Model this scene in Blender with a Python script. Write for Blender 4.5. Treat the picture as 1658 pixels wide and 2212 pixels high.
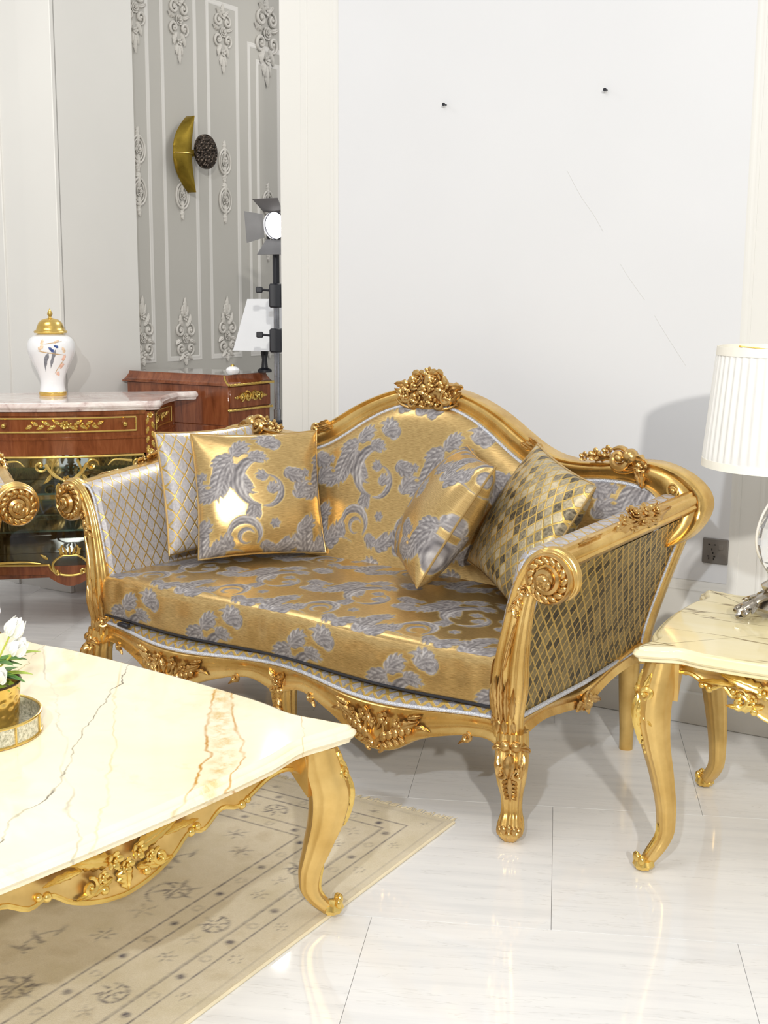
import bpy, bmesh, math, random
import numpy as np
from mathutils import Vector, Matrix

for _o in list(bpy.data.objects):
    bpy.data.objects.remove(_o, do_unlink=True)
scene = bpy.context.scene
COL = scene.collection
random.seed(7)
RNG = np.random.default_rng(7)
PI = math.pi

# ------------------------------------------------------------------ camera
FPX, CAM_H = 2716.0, 1.42
PITCH = math.atan((1106 - 630) / FPX)
ROLL = math.atan(89 / 15494)
_F = Vector((0, math.cos(PITCH), -math.sin(PITCH)))
_U0 = Vector((0, math.sin(PITCH), math.cos(PITCH)))
_R = Vector((1, 0, 0)) * math.cos(ROLL) + _U0 * math.sin(ROLL)
_U = _R.cross(_F)
cam_data = bpy.data.cameras.new('camera')
cam = bpy.data.objects.new('camera', cam_data)
COL.objects.link(cam)
_m = Matrix((_R, _U, -_F)).transposed().to_4x4()
_m.translation = Vector((0, 0, CAM_H))
cam.matrix_world = _m
cam_data.sensor_fit = 'VERTICAL'
cam_data.sensor_height = 36.0
cam_data.lens = FPX / 2212 * 36.0
cam_data.clip_start = 0.05
scene.camera = cam

# ------------------------------------------------------------------ light
scene.view_settings.view_transform = 'Standard'
scene.view_settings.look = 'None'
scene.view_settings.gamma = 1.0
scene.view_settings.use_curve_mapping = False
scene.view_settings.exposure = 0.10

world = bpy.data.worlds.new('room_ambient')
scene.world = world
world.use_nodes = True
_bg = world.node_tree.nodes['Background']
_bg.inputs[0].default_value = (1.0, 0.985, 0.96, 1)
_bg.inputs[1].default_value = 0.58


def lamp(name, kind, loc, target, power, color, size=0.2, spot=60, blend=0.4, sizey=None):
    d = bpy.data.lights.new(name, kind)
    d.energy = power
    d.color = color
    if kind == 'AREA':
        d.shape = 'RECTANGLE' if sizey else 'DISK'
        d.size = size
        if sizey:
            d.size_y = sizey
    else:
        d.shadow_soft_size = size
    if kind == 'SPOT':
        d.spot_size = math.radians(spot)
        d.spot_blend = blend
    o = bpy.data.objects.new(name, d)
    COL.objects.link(o)
    o.location = loc
    o.rotation_euler = (Vector(target) - Vector(loc)).to_track_quat('-Z', 'Y').to_euler()
    return o


# two studio floods beside the photographer and unseen overhead fill lights, added
lamp('flood_light_warm', 'SPOT', (0.75, -4.2, 3.5), (-0.1, 3.7, 0.9), 1180, (1.0, 0.955, 0.87), 0.11, 90, 0.3)
lamp('flood_light_cool', 'SPOT', (-1.0, -2.2, 3.7), (-0.2, 3.8, 0.9), 470, (0.93, 0.97, 1.0), 0.07, 110, 0.3)
lamp('overhead_fill', 'AREA', (-0.6, 2.2, 3.4), (-0.6, 2.2, 0), 22, (1.0, 0.97, 0.93), 1.6, sizey=1.0)
lamp('overhead_fill', 'AREA', (-2.0, 4.6, 3.3), (-2.0, 4.6, 0), 18, (1.0, 0.97, 0.93), 1.2, sizey=0.6)  # added fill, lifts the left wall
lamp('overhead_fill', 'AREA', (0.3, 6.6, 3.3), (0.2, 6.6, 0), 16, (1.0, 0.97, 0.93), 1.2, sizey=0.6)  # added fill, lifts the grey wall and its return

# ------------------------------------------------------------------ helpers


def lin(r, g, b):
    def f(c):
        c /= 255.0
        return c / 12.92 if c <= 0.04045 else ((c + 0.055) / 1.055) ** 2.4
    return (f(r), f(g), f(b))


def A(*p):
    return np.array(p, float)


def unit(v):
    v = np.asarray(v, float)
    return v / (np.linalg.norm(v, axis=-1, keepdims=True) + 1e-12)


def spline(pts, n):
    """Catmull-Rom through the points, n samples evenly spread over the chord lengths."""
    P = np.asarray(pts, float)
    if len(P) == 2:
        t = np.linspace(0, 1, n)[:, None]
        return P[0] * (1 - t) + P[1] * t
    E = np.vstack([2 * P[0] - P[1], P, 2 * P[-1] - P[-2]])
    d = np.r_[0, np.cumsum(np.linalg.norm(np.diff(P, axis=0), axis=1))]
    s = np.linspace(0, d[-1], n)
    k = np.clip(np.searchsorted(d, s, 'right') - 1, 0, len(P) - 2)
    t = ((s - d[k]) / np.maximum(d[k + 1] - d[k], 1e-9))[:, None]
    p0, p1, p2, p3 = E[k], E[k + 1], E[k + 2], E[k + 3]
    return 0.5 * (2 * p1 + (p2 - p0) * t + (2 * p0 - 5 * p1 + 4 * p2 - p3) * t ** 2 + (3 * p1 - p0 - 3 * p2 + p3) * t ** 3)


def lerpf(x, xs, ys):
    """smooth 1-d interpolation through given points"""
    xs = np.asarray(xs, float); ys = np.asarray(ys, float)
    x = np.asarray(x, float)
    k = np.clip(np.searchsorted(xs, x, 'right') - 1, 0, len(xs) - 2)
    m = np.gradient(ys, xs)
    h = xs[k + 1] - xs[k]
    t = np.clip((x - xs[k]) / h, 0, 1)
    return ((2 * t ** 3 - 3 * t ** 2 + 1) * ys[k] + (t ** 3 - 2 * t ** 2 + t) * h * m[k]
            + (-2 * t ** 3 + 3 * t ** 2) * ys[k + 1] + (t ** 3 - t ** 2) * h * m[k + 1])


class G:
    """collects vertices and faces of one mesh"""

    def __init__(self):
        self.V, self.Q, self.T, self.N, self.n = [], [], [], [], 0
        self.uv, self.col = [], []

    def add(self, V, Q=None, T=None, Ng=None):
        V = np.asarray(V, float).reshape(-1, 3)
        if Q is not None and len(Q):
            self.Q.append(np.asarray(Q, int) + self.n)
        if T is not None and len(T):
            self.T.append(np.asarray(T, int) + self.n)
        if Ng is not None:
            for f in Ng:
                self.N.append([i + self.n for i in f])
        self.V.append(V)
        self.n += len(V)
        return self

    def grid(self, P, cu=False, cv=False, flip=False, capu=False):
        """P[m,k,3]; cu closes the first axis, cv the second; capu caps the two ends of the first axis"""
        P = np.asarray(P, float)
        m, k = P.shape[:2]
        idx = np.arange(m * k).reshape(m, k)
        a = idx if cu else idx[:-1]
        nxt = np.roll(idx, -1, 0) if cu else idx[1:]
        if cv:
            q = np.stack([a, np.roll(a, -1, 1), np.roll(nxt, -1, 1), nxt], -1)
        else:
            q = np.stack([a[:, :-1], a[:, 1:], nxt[:, 1:], nxt[:, :-1]], -1)
        q = q.reshape(-1, 4)
        if flip:
            q = q[:, ::-1]
        ng = None
        if capu:
            ng = [list(idx[0][::-1]), list(idx[-1])]
            if flip:
                ng = [f[::-1] for f in ng]
        return self.add(P.reshape(-1, 3), Q=q, Ng=ng)

    def tube(self, path, rad, n=8, cap=True, closed=False, up=None, flat=1.0):
        path = np.asarray(path, float)
        rad = np.broadcast_to(np.asarray(rad, float), (len(path),))
        N, B = frames(path, up, closed)
        th = np.linspace(0, 2 * PI, n, endpoint=False)
        P = path[:, None] + rad[:, None, None] * (np.cos(th)[None, :, None] * N[:, None] + flat * np.sin(th)[None, :, None] * B[:, None])
        return self.grid(P, cu=closed, cv=True, capu=cap and not closed)

    def sweep(self, path, prof, up=None, scale=1.0, cap=True, closed=False):
        """prof (k,2) closed outline, first coordinate along the frame normal, second along the binormal"""
        path = np.asarray(path, float)
        N, B = frames(path, up, closed)
        sc = np.asarray(scale, float)
        if sc.ndim == 0:
            sc = np.full((len(path), 2), float(sc))
        elif sc.ndim == 1:
            sc = np.stack([sc, sc], -1)
        prof = np.asarray(prof, float)
        P = path[:, None] + (prof[None, :, 0] * sc[:, :1])[..., None] * N[:, None] + (prof[None, :, 1] * sc[:, 1:])[..., None] * B[:, None]
        return self.grid(P, cu=closed, cv=True, capu=cap and not closed)

    def rev(self, prof, n=24, c=(0, 0, 0), mod=None, axes=None):
        """turn (r,z) round the z axis through c"""
        prof = np.asarray(prof, float)
        th = np.linspace(0, 2 * PI, n, endpoint=False)
        r = prof[:, 0][:, None] * np.ones(n)[None]
        if mod is not None:
            r = r * mod(th[None, :], prof[:, 1][:, None])
        P = np.stack([r * np.cos(th), r * np.sin(th), np.repeat(prof[:, 1][:, None], n, 1)], -1)
        if axes is not None:
            ex, ey, ez = [np.asarray(a, float) for a in axes]
            P = P[..., :1] * ex + P[..., 1:2] * ey + P[..., 2:] * ez
        P = P + np.asarray(c, float)
        return self.grid(P, cv=True, capu=True)

    def ball(self, c, r, axes=None, nu=6, nv=9):
        """ellipsoid, r scalar or 3"""
        r = np.broadcast_to(np.asarray(r, float), (3,))
        ph = np.linspace(0, PI, nu + 1)[1:-1]
        th = np.linspace(0, 2 * PI, nv, endpoint=False)
        P = np.stack([np.sin(ph)[:, None] * np.cos(th), np.sin(ph)[:, None] * np.sin(th), np.repeat(np.cos(ph)[:, None], nv, 1)], -1).reshape(-1, 3)
        P = np.vstack([P, [0, 0, 1], [0, 0, -1]]) * r
        if axes is not None:
            P = P @ np.asarray(axes, float)
        m = nu - 1
        idx = np.arange(m * nv).reshape(m, nv)
        q = np.stack([idx[:-1], idx[1:], np.roll(idx[1:], -1, 1), np.roll(idx[:-1], -1, 1)], -1).reshape(-1, 4)
        a, b = m * nv, m * nv + 1
        t = [(a, i, j) for i, j in zip(idx[0], np.roll(idx[0], -1))] + [(b, j, i) for i, j in zip(idx[-1], np.roll(idx[-1], -1))]
        return self.add(P + np.asarray(c, float), Q=q, T=t)

    def box(self, lo, hi, ch=0.0, M=None):
        """box with chamfered edges"""
        lo = np.asarray(lo, float); hi = np.asarray(hi, float)
        c = min(ch, 0.49 * float(np.min(hi - lo)))
        if c <= 0:
            V = np.array([[x, y, z] for z in (lo[2], hi[2]) for y in (lo[1], hi[1]) for x in (lo[0], hi[0])])
            Q = [(0, 2, 3, 1), (4, 5, 7, 6), (0, 1, 5, 4), (2, 6, 7, 3), (0, 4, 6, 2), (1, 3, 7, 5)]
            T = None
        else:
            V, ix = [], {}
            for sx in (0, 1):
                for sy in (0, 1):
                    for sz in (0, 1):
                        s = (sx, sy, sz)
                        base = [lo[i] if s[i] == 0 else hi[i] for i in range(3)]
                        ins = [base[i] + (c if s[i] == 0 else -c) for i in range(3)]
                        for ax in range(3):
                            p = list(ins); p[ax] = base[ax]
                            ix[s, ax] = len(V); V.append(p)
            V = np.array(V); Q = []; T = []
            for ax in range(3):
                o = [i for i in range(3) if i != ax]
                for sd in (0, 1):
                    f = []
                    for a, b in ((0, 0), (1, 0), (1, 1), (0, 1)):
                        s = [0, 0, 0]; s[ax] = sd; s[o[0]] = a; s[o[1]] = b
                        f.append(ix[tuple(s), ax])
                    Q.append(f if (sd == 1) == (ax != 1) else f[::-1])
                for a in (0, 1):
                    for b in (0, 1):
                        s0 = [0, 0, 0]; s0[o[0]] = a; s0[o[1]] = b
                        s1 = list(s0); s1[ax] = 1
                        f = [ix[tuple(s0), o[0]], ix[tuple(s1), o[0]], ix[tuple(s1), o[1]], ix[tuple(s0), o[1]]]
                        Q.append(f)
            for s in [(a, b, d) for a in (0, 1) for b in (0, 1) for d in (0, 1)]:
                T.append([ix[s, 0], ix[s, 1], ix[s, 2]])
        if M is not None:
            V = V @ np.asarray(M[0], float) + np.asarray(M[1], float)
        return self.add(V, Q=Q, T=T)

    def build(self, name, mat=None, parent=None, smooth=40, uv=None, col=None, fix=False, mods=None, label=None):
        V = np.vstack(self.V)
        me = bpy.data.meshes.new(name)
        Q = np.vstack(self.Q) if self.Q else np.zeros((0, 4), int)
        T = np.vstack(self.T) if self.T else np.zeros((0, 3), int)
        lens = np.r_[np.full(len(Q), 4), np.full(len(T), 3), [len(f) for f in self.N]].astype(np.int32)
        loops = np.concatenate([Q.ravel(), T.ravel()] + [np.asarray(f) for f in self.N]).astype(np.int32)
        me.vertices.add(len(V)); me.vertices.foreach_set('co', V.ravel())
        me.loops.add(len(loops)); me.loops.foreach_set('vertex_index', loops)
        me.polygons.add(len(lens))
        me.polygons.foreach_set('loop_start', np.r_[0, np.cumsum(lens)[:-1]].astype(np.int32))
        me.update(calc_edges=True)
        me.validate()
        if uv is not None:
            l = me.uv_layers.new(name='UVMap')
            vi = np.zeros(len(me.loops), np.int32)
            me.loops.foreach_get('vertex_index', vi)
            l.data.foreach_set('uv', np.asarray(uv, np.float32).reshape(-1, 2)[vi].ravel())
        if col is not None:
            a = me.attributes.new('weave', 'FLOAT_COLOR', 'POINT')
            a.data.foreach_set('color', np.asarray(col, np.float32).reshape(-1, 4).ravel())
        bm = bmesh.new(); bm.from_mesh(me)
        if fix or len(V) < 60000:
            bmesh.ops.recalc_face_normals(bm, faces=bm.faces)
        bm.to_mesh(me); bm.free()
        if smooth:
            me.shade_smooth()
            me.set_sharp_from_angle(angle=math.radians(smooth))
        else:
            me.shade_flat()
        if mat is not None:
            me.materials.append(mat)
        o = bpy.data.objects.new(name, me)
        COL.objects.link(o)
        if parent is not None:
            o.parent = parent
        if label:
            o['label'] = label
        return o


def frames(path, up=None, closed=False):
    """normal and binormal along a path; with up (one vector or one for each point) the binormal leans to it"""
    path = np.asarray(path, float)
    if closed:
        T = unit(np.roll(path, -1, 0) - np.roll(path, 1, 0))
    else:
        T = unit(np.gradient(path, axis=0))
    if up is not None:
        up = np.broadcast_to(np.asarray(up, float), path.shape)
        N = unit(np.cross(up, T))
        B = np.cross(T, N)
        return N, B
    a = A(0, 0, 1) if abs(T[0, 2]) < 0.9 else A(1, 0, 0)
    n = unit(np.cross(T[0], a))
    N = np.zeros_like(path)
    N[0] = n
    for i in range(1, len(path)):
        v = N[i - 1] - T[i] * np.dot(N[i - 1], T[i])
        N[i] = unit(v)
    return N, np.cross(T, N)


def thing(name, label, cat, loc=(0, 0, 0), rotz=0.0, group=None):
    o = bpy.data.objects.new(name, None)
    COL.objects.link(o)
    o.empty_display_size = 0.1
    o.location = loc
    o.rotation_euler = (0, 0, rotz)
    o['label'] = label
    o['category'] = cat
    if group:
        o['group'] = group
    return o


def tag(o, label, cat, group=None):
    o['label'] = label
    o['category'] = cat
    if group:
        o['group'] = group
    return o


def struct(o):
    o['kind'] = 'structure'
    return o


def link_copy(src, name, parent, loc=None, rot=None, scale=None):
    o = bpy.data.objects.new(name, src.data)
    COL.objects.link(o)
    o.parent = parent
    if loc is not None:
        o.location = loc
    if rot is not None:
        o.rotation_euler = rot
    if scale is not None:
        o.scale = scale
    return o


class Relief:
    """carved relief laid on a surface: S(a,b) -> point, outward normal"""

    def __init__(self, S, g=None):
        self.S = S
        self.g = g or G()

    @staticmethod
    def plane(o, ex, ey):
        o, ex, ey = [np.asarray(v, float) for v in (o, ex, ey)]
        n = unit(np.cross(ex, ey))
        return lambda a, b: (o + a * ex + b * ey, n)

    def map(self, a, b, h):
        a, b, h = np.broadcast_arrays(a, b, h)
        out = np.zeros(a.shape + (3,))
        for i in np.ndindex(a.shape):
            P, N = self.S(a[i], b[i])
            out[i] = P + N * h[i]
        return out

    def basis(self, a, b, ang=0.0):
        e = 1e-3
        P, N = self.S(a, b)
        X = unit(self.S(a + e, b)[0] - P)
        Y = unit(np.cross(N, X))
        c, s = math.cos(ang), math.sin(ang)
        return P, np.array([X * c + Y * s, -X * s + Y * c, N])

    def leaf(self, a, b, ang, L, W, h=0.012, bend=0.0, lobes=4, m=13, k=7, deep=0.35):
        s = np.linspace(0, 1, m)[:, None]
        t = np.linspace(-1, 1, k)[None, :]
        th = ang + bend * s[:, 0]
        st = L / (m - 1)
        ca = np.r_[0, np.cumsum(np.cos(th[:-1]) * st)][:, None] + a
        cb = np.r_[0, np.cumsum(np.sin(th[:-1]) * st)][:, None] + b
        w = W / 2 * np.sin(PI * np.clip(s, 0, 1) ** 0.75) ** 0.75
        if lobes:
            w = w * (1 - deep * (0.5 + 0.5 * np.cos(2 * PI * lobes * s + 0.5)) * (s > .04))
        w = np.maximum(w, 0.0006)
        aa = ca - np.sin(th)[:, None] * w * t
        bb = cb + np.cos(th)[:, None] * w * t
        hh = h * (1 - t ** 2) ** 0.6 * np.sin(PI * np.clip(s * 0.9 + 0.08, 0, 1)) ** 0.5 + h * 0.5 * s ** 3
        hh = hh * (1 - 0.28 * np.exp(-(t / 0.22) ** 2)) - 0.002
        self.g.grid(self.map(aa, bb, hh), flip=True)
        return self

    def scroll(self, a, b, r, ang, turns=1.4, rad=0.006, sgn=1, h=0.004, n=40, k=7, r_in=0.22):
        t = np.linspace(0, 1, n)
        th = ang + sgn * t * turns * 2 * PI
        rr = r * (1 - (1 - r_in) * t)
        P = self.map(a + rr * np.cos(th), b + rr * np.sin(th), h + 0.3 * rad * t)
        self.g.tube(P, rad * (0.55 + 0.6 * np.sin(PI * np.clip(t * 1.1, 0, 1)) ** 0.7), k)
        P, M = self.basis(a, b)
        self.g.ball(P + M[2] * (h + rad * 0.3), (r * r_in * 1.3, r * r_in * 1.3, rad * 1.3), M)
        return self

    def bead(self, a, b, r, h=0.0, elong=1.0, ang=0.0, flat=0.8, nu=6, nv=9):
        P, M = self.basis(a, b, ang)
        self.g.ball(P + M[2] * h, (r * elong, r, r * flat), M, nu, nv)
        return self

    def flower(self, a, b, r, n=5, h=0.004, ang=0.0):
        for i in range(n):
            t = ang + 2 * PI * i / n
            P, M = self.basis(a, b, t)
            tilt = 0.45
            M2 = np.array([M[0] * math.cos(tilt) + M[2] * math.sin(tilt), M[1], -M[0] * math.sin(tilt) + M[2] * math.cos(tilt)])
            self.g.ball(P + M[2] * (h + r * 0.12) + M[0] * r * 0.58, (r * 0.46, r * 0.40, r * 0.20), M2, 5, 8)
        self.bead(a, b, r * 0.26, h + r * 0.25, nu=5, nv=8)
        return self

    def rose(self, a, b, r, h=0.004, ang=0.0):
        for ring, (n, rr, sz, tilt, hh) in enumerate(((6, 0.72, 0.44, 0.35, 0.05), (5, 0.46, 0.36, 0.75, 0.22), (3, 0.2, 0.26, 1.05, 0.36))):
            for i in range(n):
                t = ang + 2 * PI * (i + ring * 0.37) / n
                P, M = self.basis(a, b, t)
                M2 = np.array([M[0] * math.cos(tilt) + M[2] * math.sin(tilt), M[1], -M[0] * math.sin(tilt) + M[2] * math.cos(tilt)])
                self.g.ball(P + M[2] * (h + r * hh) + M[0] * r * rr, (r * sz * 0.8, r * sz, r * 0.12), M2, 5, 8)
        self.bead(a, b, r * 0.2, h + r * 0.5, nu=5, nv=8)
        return self

    def stem(self, pts, rad, h=0.003, n=16, k=6):
        P2 = spline([(p[0], p[1]) for p in pts], n)
        t = np.linspace(0, 1, n)
        self.g.tube(self.map(P2[:, 0], P2[:, 1], np.full(n, h)), rad * (1 - 0.55 * t), k)
        return self

    def build(self, *a, **k):
        return self.g.build(*a, **k)


# ------------------------------------------------------------------ materials
class Mat:
    def __init__(self, name):
        self.m = bpy.data.materials.new(name)
        self.m.use_nodes = True
        self.nt = self.m.node_tree
        self.b = self.nt.nodes['Principled BSDF']
        self._tc = None

    def n(self, kind, **kw):
        nd = self.nt.nodes.new(kind)
        for k, v in kw.items():
            setattr(nd, k, v)
        return nd

    def link(self, a, b):
        self.nt.links.new(a, b)

    def set(self, **kw):
        for k, v in kw.items():
            s = self.b.inputs[k.replace('_', ' ')]
            if hasattr(v, 'is_linked') or hasattr(v, 'links'):
                self.link(v, s)
            elif isinstance(v, tuple) and len(v) == 3 and s.type == 'RGBA':
                s.default_value = (*v, 1)
            else:
                s.default_value = v
        return self

    def val(self, nd, i, v):
        s = nd.inputs[i]
        if hasattr(v, 'links'):
            self.link(v, s)
        elif isinstance(v, tuple) and len(v) == 3 and s.type == 'RGBA':
            s.default_value = (*v, 1)
        else:
            s.default_value = v

    def coord(self, which='Object'):
        if self._tc is None:
            self._tc = self.n('ShaderNodeTexCoord')
        return self._tc.outputs[which]

    def mapping(self, vec, scale=(1, 1, 1), rot=(0, 0, 0), loc=(0, 0, 0)):
        nd = self.n('ShaderNodeMapping')
        self.link(vec, nd.inputs[0])
        nd.inputs['Location'].default_value = loc
        nd.inputs['Rotation'].default_value = rot
        nd.inputs['Scale'].default_value = scale
        return nd.outputs[0]

    def noise(self, vec=None, scale=5, detail=3, rough=0.5, dist=0.0, color=False):
        nd = self.n('ShaderNodeTexNoise')
        if vec is None:
            vec = self.coord()
        self.link(vec, nd.inputs['Vector'])
        nd.inputs['Scale'].default_value = scale
        nd.inputs['Detail'].default_value = detail
        nd.inputs['Roughness'].default_value = rough
        nd.inputs['Distortion'].default_value = dist
        return nd.outputs['Color' if color else 'Fac']

    def ramp(self, fac, stops, interp='LINEAR'):
        nd = self.n('ShaderNodeValToRGB')
        self.link(fac, nd.inputs[0])
        cr = nd.color_ramp
        cr.interpolation = interp
        while len(cr.elements) < len(stops):
            cr.elements.new(0.5)
        for e, (p, c) in zip(cr.elements, stops):
            e.position = p
            e.color = (*c, 1) if isinstance(c, tuple) else (c, c, c, 1)
        return nd.outputs[0]

    def math(self, op, a, b=0.0, c=None, clamp=False):
        nd = self.n('ShaderNodeMath', operation=op, use_clamp=clamp)
        self.val(nd, 0, a)
        self.val(nd, 1, b)
        if c is not None:
            self.val(nd, 2, c)
        return nd.outputs[0]

    def mix(self, fac, a, b, blend='MIX'):
        nd = self.n('ShaderNodeMix', data_type='RGBA', blend_type=blend)
        self.val(nd, 0, fac)
        self.val(nd, 6, a)
        self.val(nd, 7, b)
        return nd.outputs[2]

    def sep(self, vec):
        nd = self.n('ShaderNodeSeparateXYZ')
        self.link(vec, nd.inputs[0])
        return nd.outputs

    def bump(self, h, strength=0.3, dist=0.01):
        nd = self.n('ShaderNodeBump')
        nd.inputs['Strength'].default_value = strength
        nd.inputs['Distance'].default_value = dist
        self.link(h, nd.inputs['Height'])
        self.link(nd.outputs[0], self.b.inputs['Normal'])
        return nd


def plain(name, col, rough=0.5, metal=0.0, var=0.06, scale=14, spec=0.5, bump=0.0):
    m = Mat(name)
    f = m.noise(scale=scale, detail=3)
    c0 = tuple(max(0, c * (1 - var)) for c in col)
    c1 = tuple(min(1, c * (1 + var)) for c in col)
    m.set(Base_Color=m.ramp(f, [(0.3, c0), (0.7, c1)]), Roughness=rough, Metallic=metal)
    m.b.inputs['Specular IOR Level'].default_value = spec
    if bump:
        m.bump(m.noise(scale=scale * 6, detail=4), bump, 0.004)
    return m.m


def gold_mat(name, lo, hi, rough=0.3, metal=0.9):
    m = Mat(name)
    f = m.noise(scale=9, detail=4, rough=0.6)
    m.set(Base_Color=m.ramp(f, [(0.3, lo), (0.72, hi)]), Metallic=metal,
          Roughness=m.ramp(m.noise(scale=26, detail=3), [(0.3, rough * 0.85), (0.7, rough * 1.25)]))
    m.bump(m.noise(scale=160, detail=2), 0.05, 0.002)
    return m.m


M_GOLD = gold_mat('gilded_wood', lin(206, 166, 94), lin(242, 208, 136), 0.26, 0.92)
M_GOLD_PALE = gold_mat('pale_gilded_wood', lin(206, 168, 96), lin(236, 202, 130), 0.34, 0.82)
M_GOLD_CARVE = gold_mat('burnished_gilt_carving', lin(182, 142, 82), lin(222, 186, 122), 0.24)
M_BRASS = gold_mat('polished_ormolu', lin(214, 176, 88), lin(244, 214, 130), 0.22)
M_BRASS_DARK = gold_mat('aged_brass', lin(120, 98, 30), lin(172, 146, 58), 0.32)
M_SILVER = gold_mat('antique_silver', lin(150, 142, 130), lin(214, 208, 198), 0.22, 0.95)
M_STEEL = gold_mat('brushed_steel', lin(130, 132, 140), lin(186, 188, 196), 0.25, 0.95)
M_BLACK = plain('black_plastic', lin(34, 35, 42), 0.4)
M_WHITE_WALL = plain('white_wall_paint', lin(214, 215, 218), 0.6, var=0.012, scale=2.2)
M_CREAM_WALL = plain('warm_white_trim_paint', lin(219, 218, 214), 0.5, var=0.012, scale=3)
M_GREY_WALL = plain('grey_wall_paint', lin(176, 174, 168), 0.6, var=0.03, scale=2)
M_GREY_TRIM = plain('light_grey_plaster_trim', lin(206, 204, 200), 0.6, var=0.03, scale=3)
M_PLASTER = plain('grey_plaster_relief', lin(194, 191, 185), 0.6, var=0.05, scale=20)
M_SOCKET = plain('dark_grey_socket_plate', lin(104, 99, 94), 0.45)
M_HOLE = plain('black_socket_hole', lin(22, 20, 20), 0.6)
M_CERAMIC = plain('white_glazed_porcelain', lin(240, 241, 243), 0.08, var=0.01, spec=0.6)
M_GROUT = plain('grey_grout', lin(168, 166, 163), 0.8)
M_CORD = plain('clear_white_cable', lin(226, 222, 216), 0.25)
M_BRAID = Mat('silver_gimp_braid')
_u = M_BRAID.coord('Object')
M_BRAID.set(Base_Color=M_BRAID.ramp(M_BRAID.noise(_u, 420, 1), [(0.35, lin(168, 172, 186)), (0.65, lin(228, 232, 240))]), Roughness=0.45, Metallic=0.25)
M_BRAID.bump(M_BRAID.noise(_u, 380, 1), 0.6, 0.003)
M_BRAID = M_BRAID.m


def wood_mat():
    m = Mat('polished_mahogany')
    v = m.mapping(m.coord(), (5, 5, 0.9))
    f = m.noise(v, 5, 6, 0.62, 1.2)
    g = m.noise(m.mapping(m.coord(), (60, 60, 3)), 6, 4, 0.6)
    c = m.ramp(f, [(0.3, lin(104, 54, 30)), (0.52, lin(140, 78, 46)), (0.75, lin(164, 100, 64))])
    c = m.mix(m.math('MULTIPLY', g, 0.35), c, lin(70, 32, 18))
    m.set(Base_Color=c, Roughness=0.16)
    m.b.inputs['Coat Weight'].default_value = 0.5
    m.b.inputs['Coat Roughness'].default_value = 0.08
    return m.m


M_WOOD = wood_mat()


def damask_mat():
    """gold satin ground with silver-grey woven acanthus; the weave attribute carries figure, thread tone and outline"""
    m = Mat('gold_damask_satin')
    at = m.n('ShaderNodeAttribute', attribute_name='weave')
    s = m.n('ShaderNodeSeparateColor')
    m.link(at.outputs['Color'], s.inputs[0])
    fig, tone, line = s.outputs[0], s.outputs[1], s.outputs[2]
    uv = m.coord('UV')
    weft = m.noise(m.mapping(uv, (45, 700, 1)), 1.0, 3, 0.6)
    gold = m.ramp(weft, [(0.32, lin(174, 142, 90)), (0.68, lin(226, 195, 134))])
    silver = m.ramp(tone, [(0.0, lin(78, 75, 78)), (0.45, lin(138, 134, 135)), (1.0, lin(206, 202, 200))])
    silver = m.mix(m.math('MULTIPLY', m.noise(m.mapping(uv, (500, 260, 1)), 1.0, 2), 0.35), silver, lin(128, 122, 126))
    c = m.mix(fig, gold, silver)
    c = m.mix(m.math('MULTIPLY', line, 0.85), c, lin(222, 196, 128))
    m.set(Base_Color=c,
          Metallic=m.math('MULTIPLY_ADD', fig, -0.62, 0.80),
          Roughness=m.math('MULTIPLY_ADD', fig, 0.26, 0.30))
    h = m.math('ADD', m.math('MULTIPLY', m.math('MULTIPLY', fig, m.math('MULTIPLY_ADD', tone, 0.5, 0.5)), 1.0), m.math('MULTIPLY', weft, 0.10))
    m.bump(h, 0.16, 0.003)
    return m.m


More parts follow.
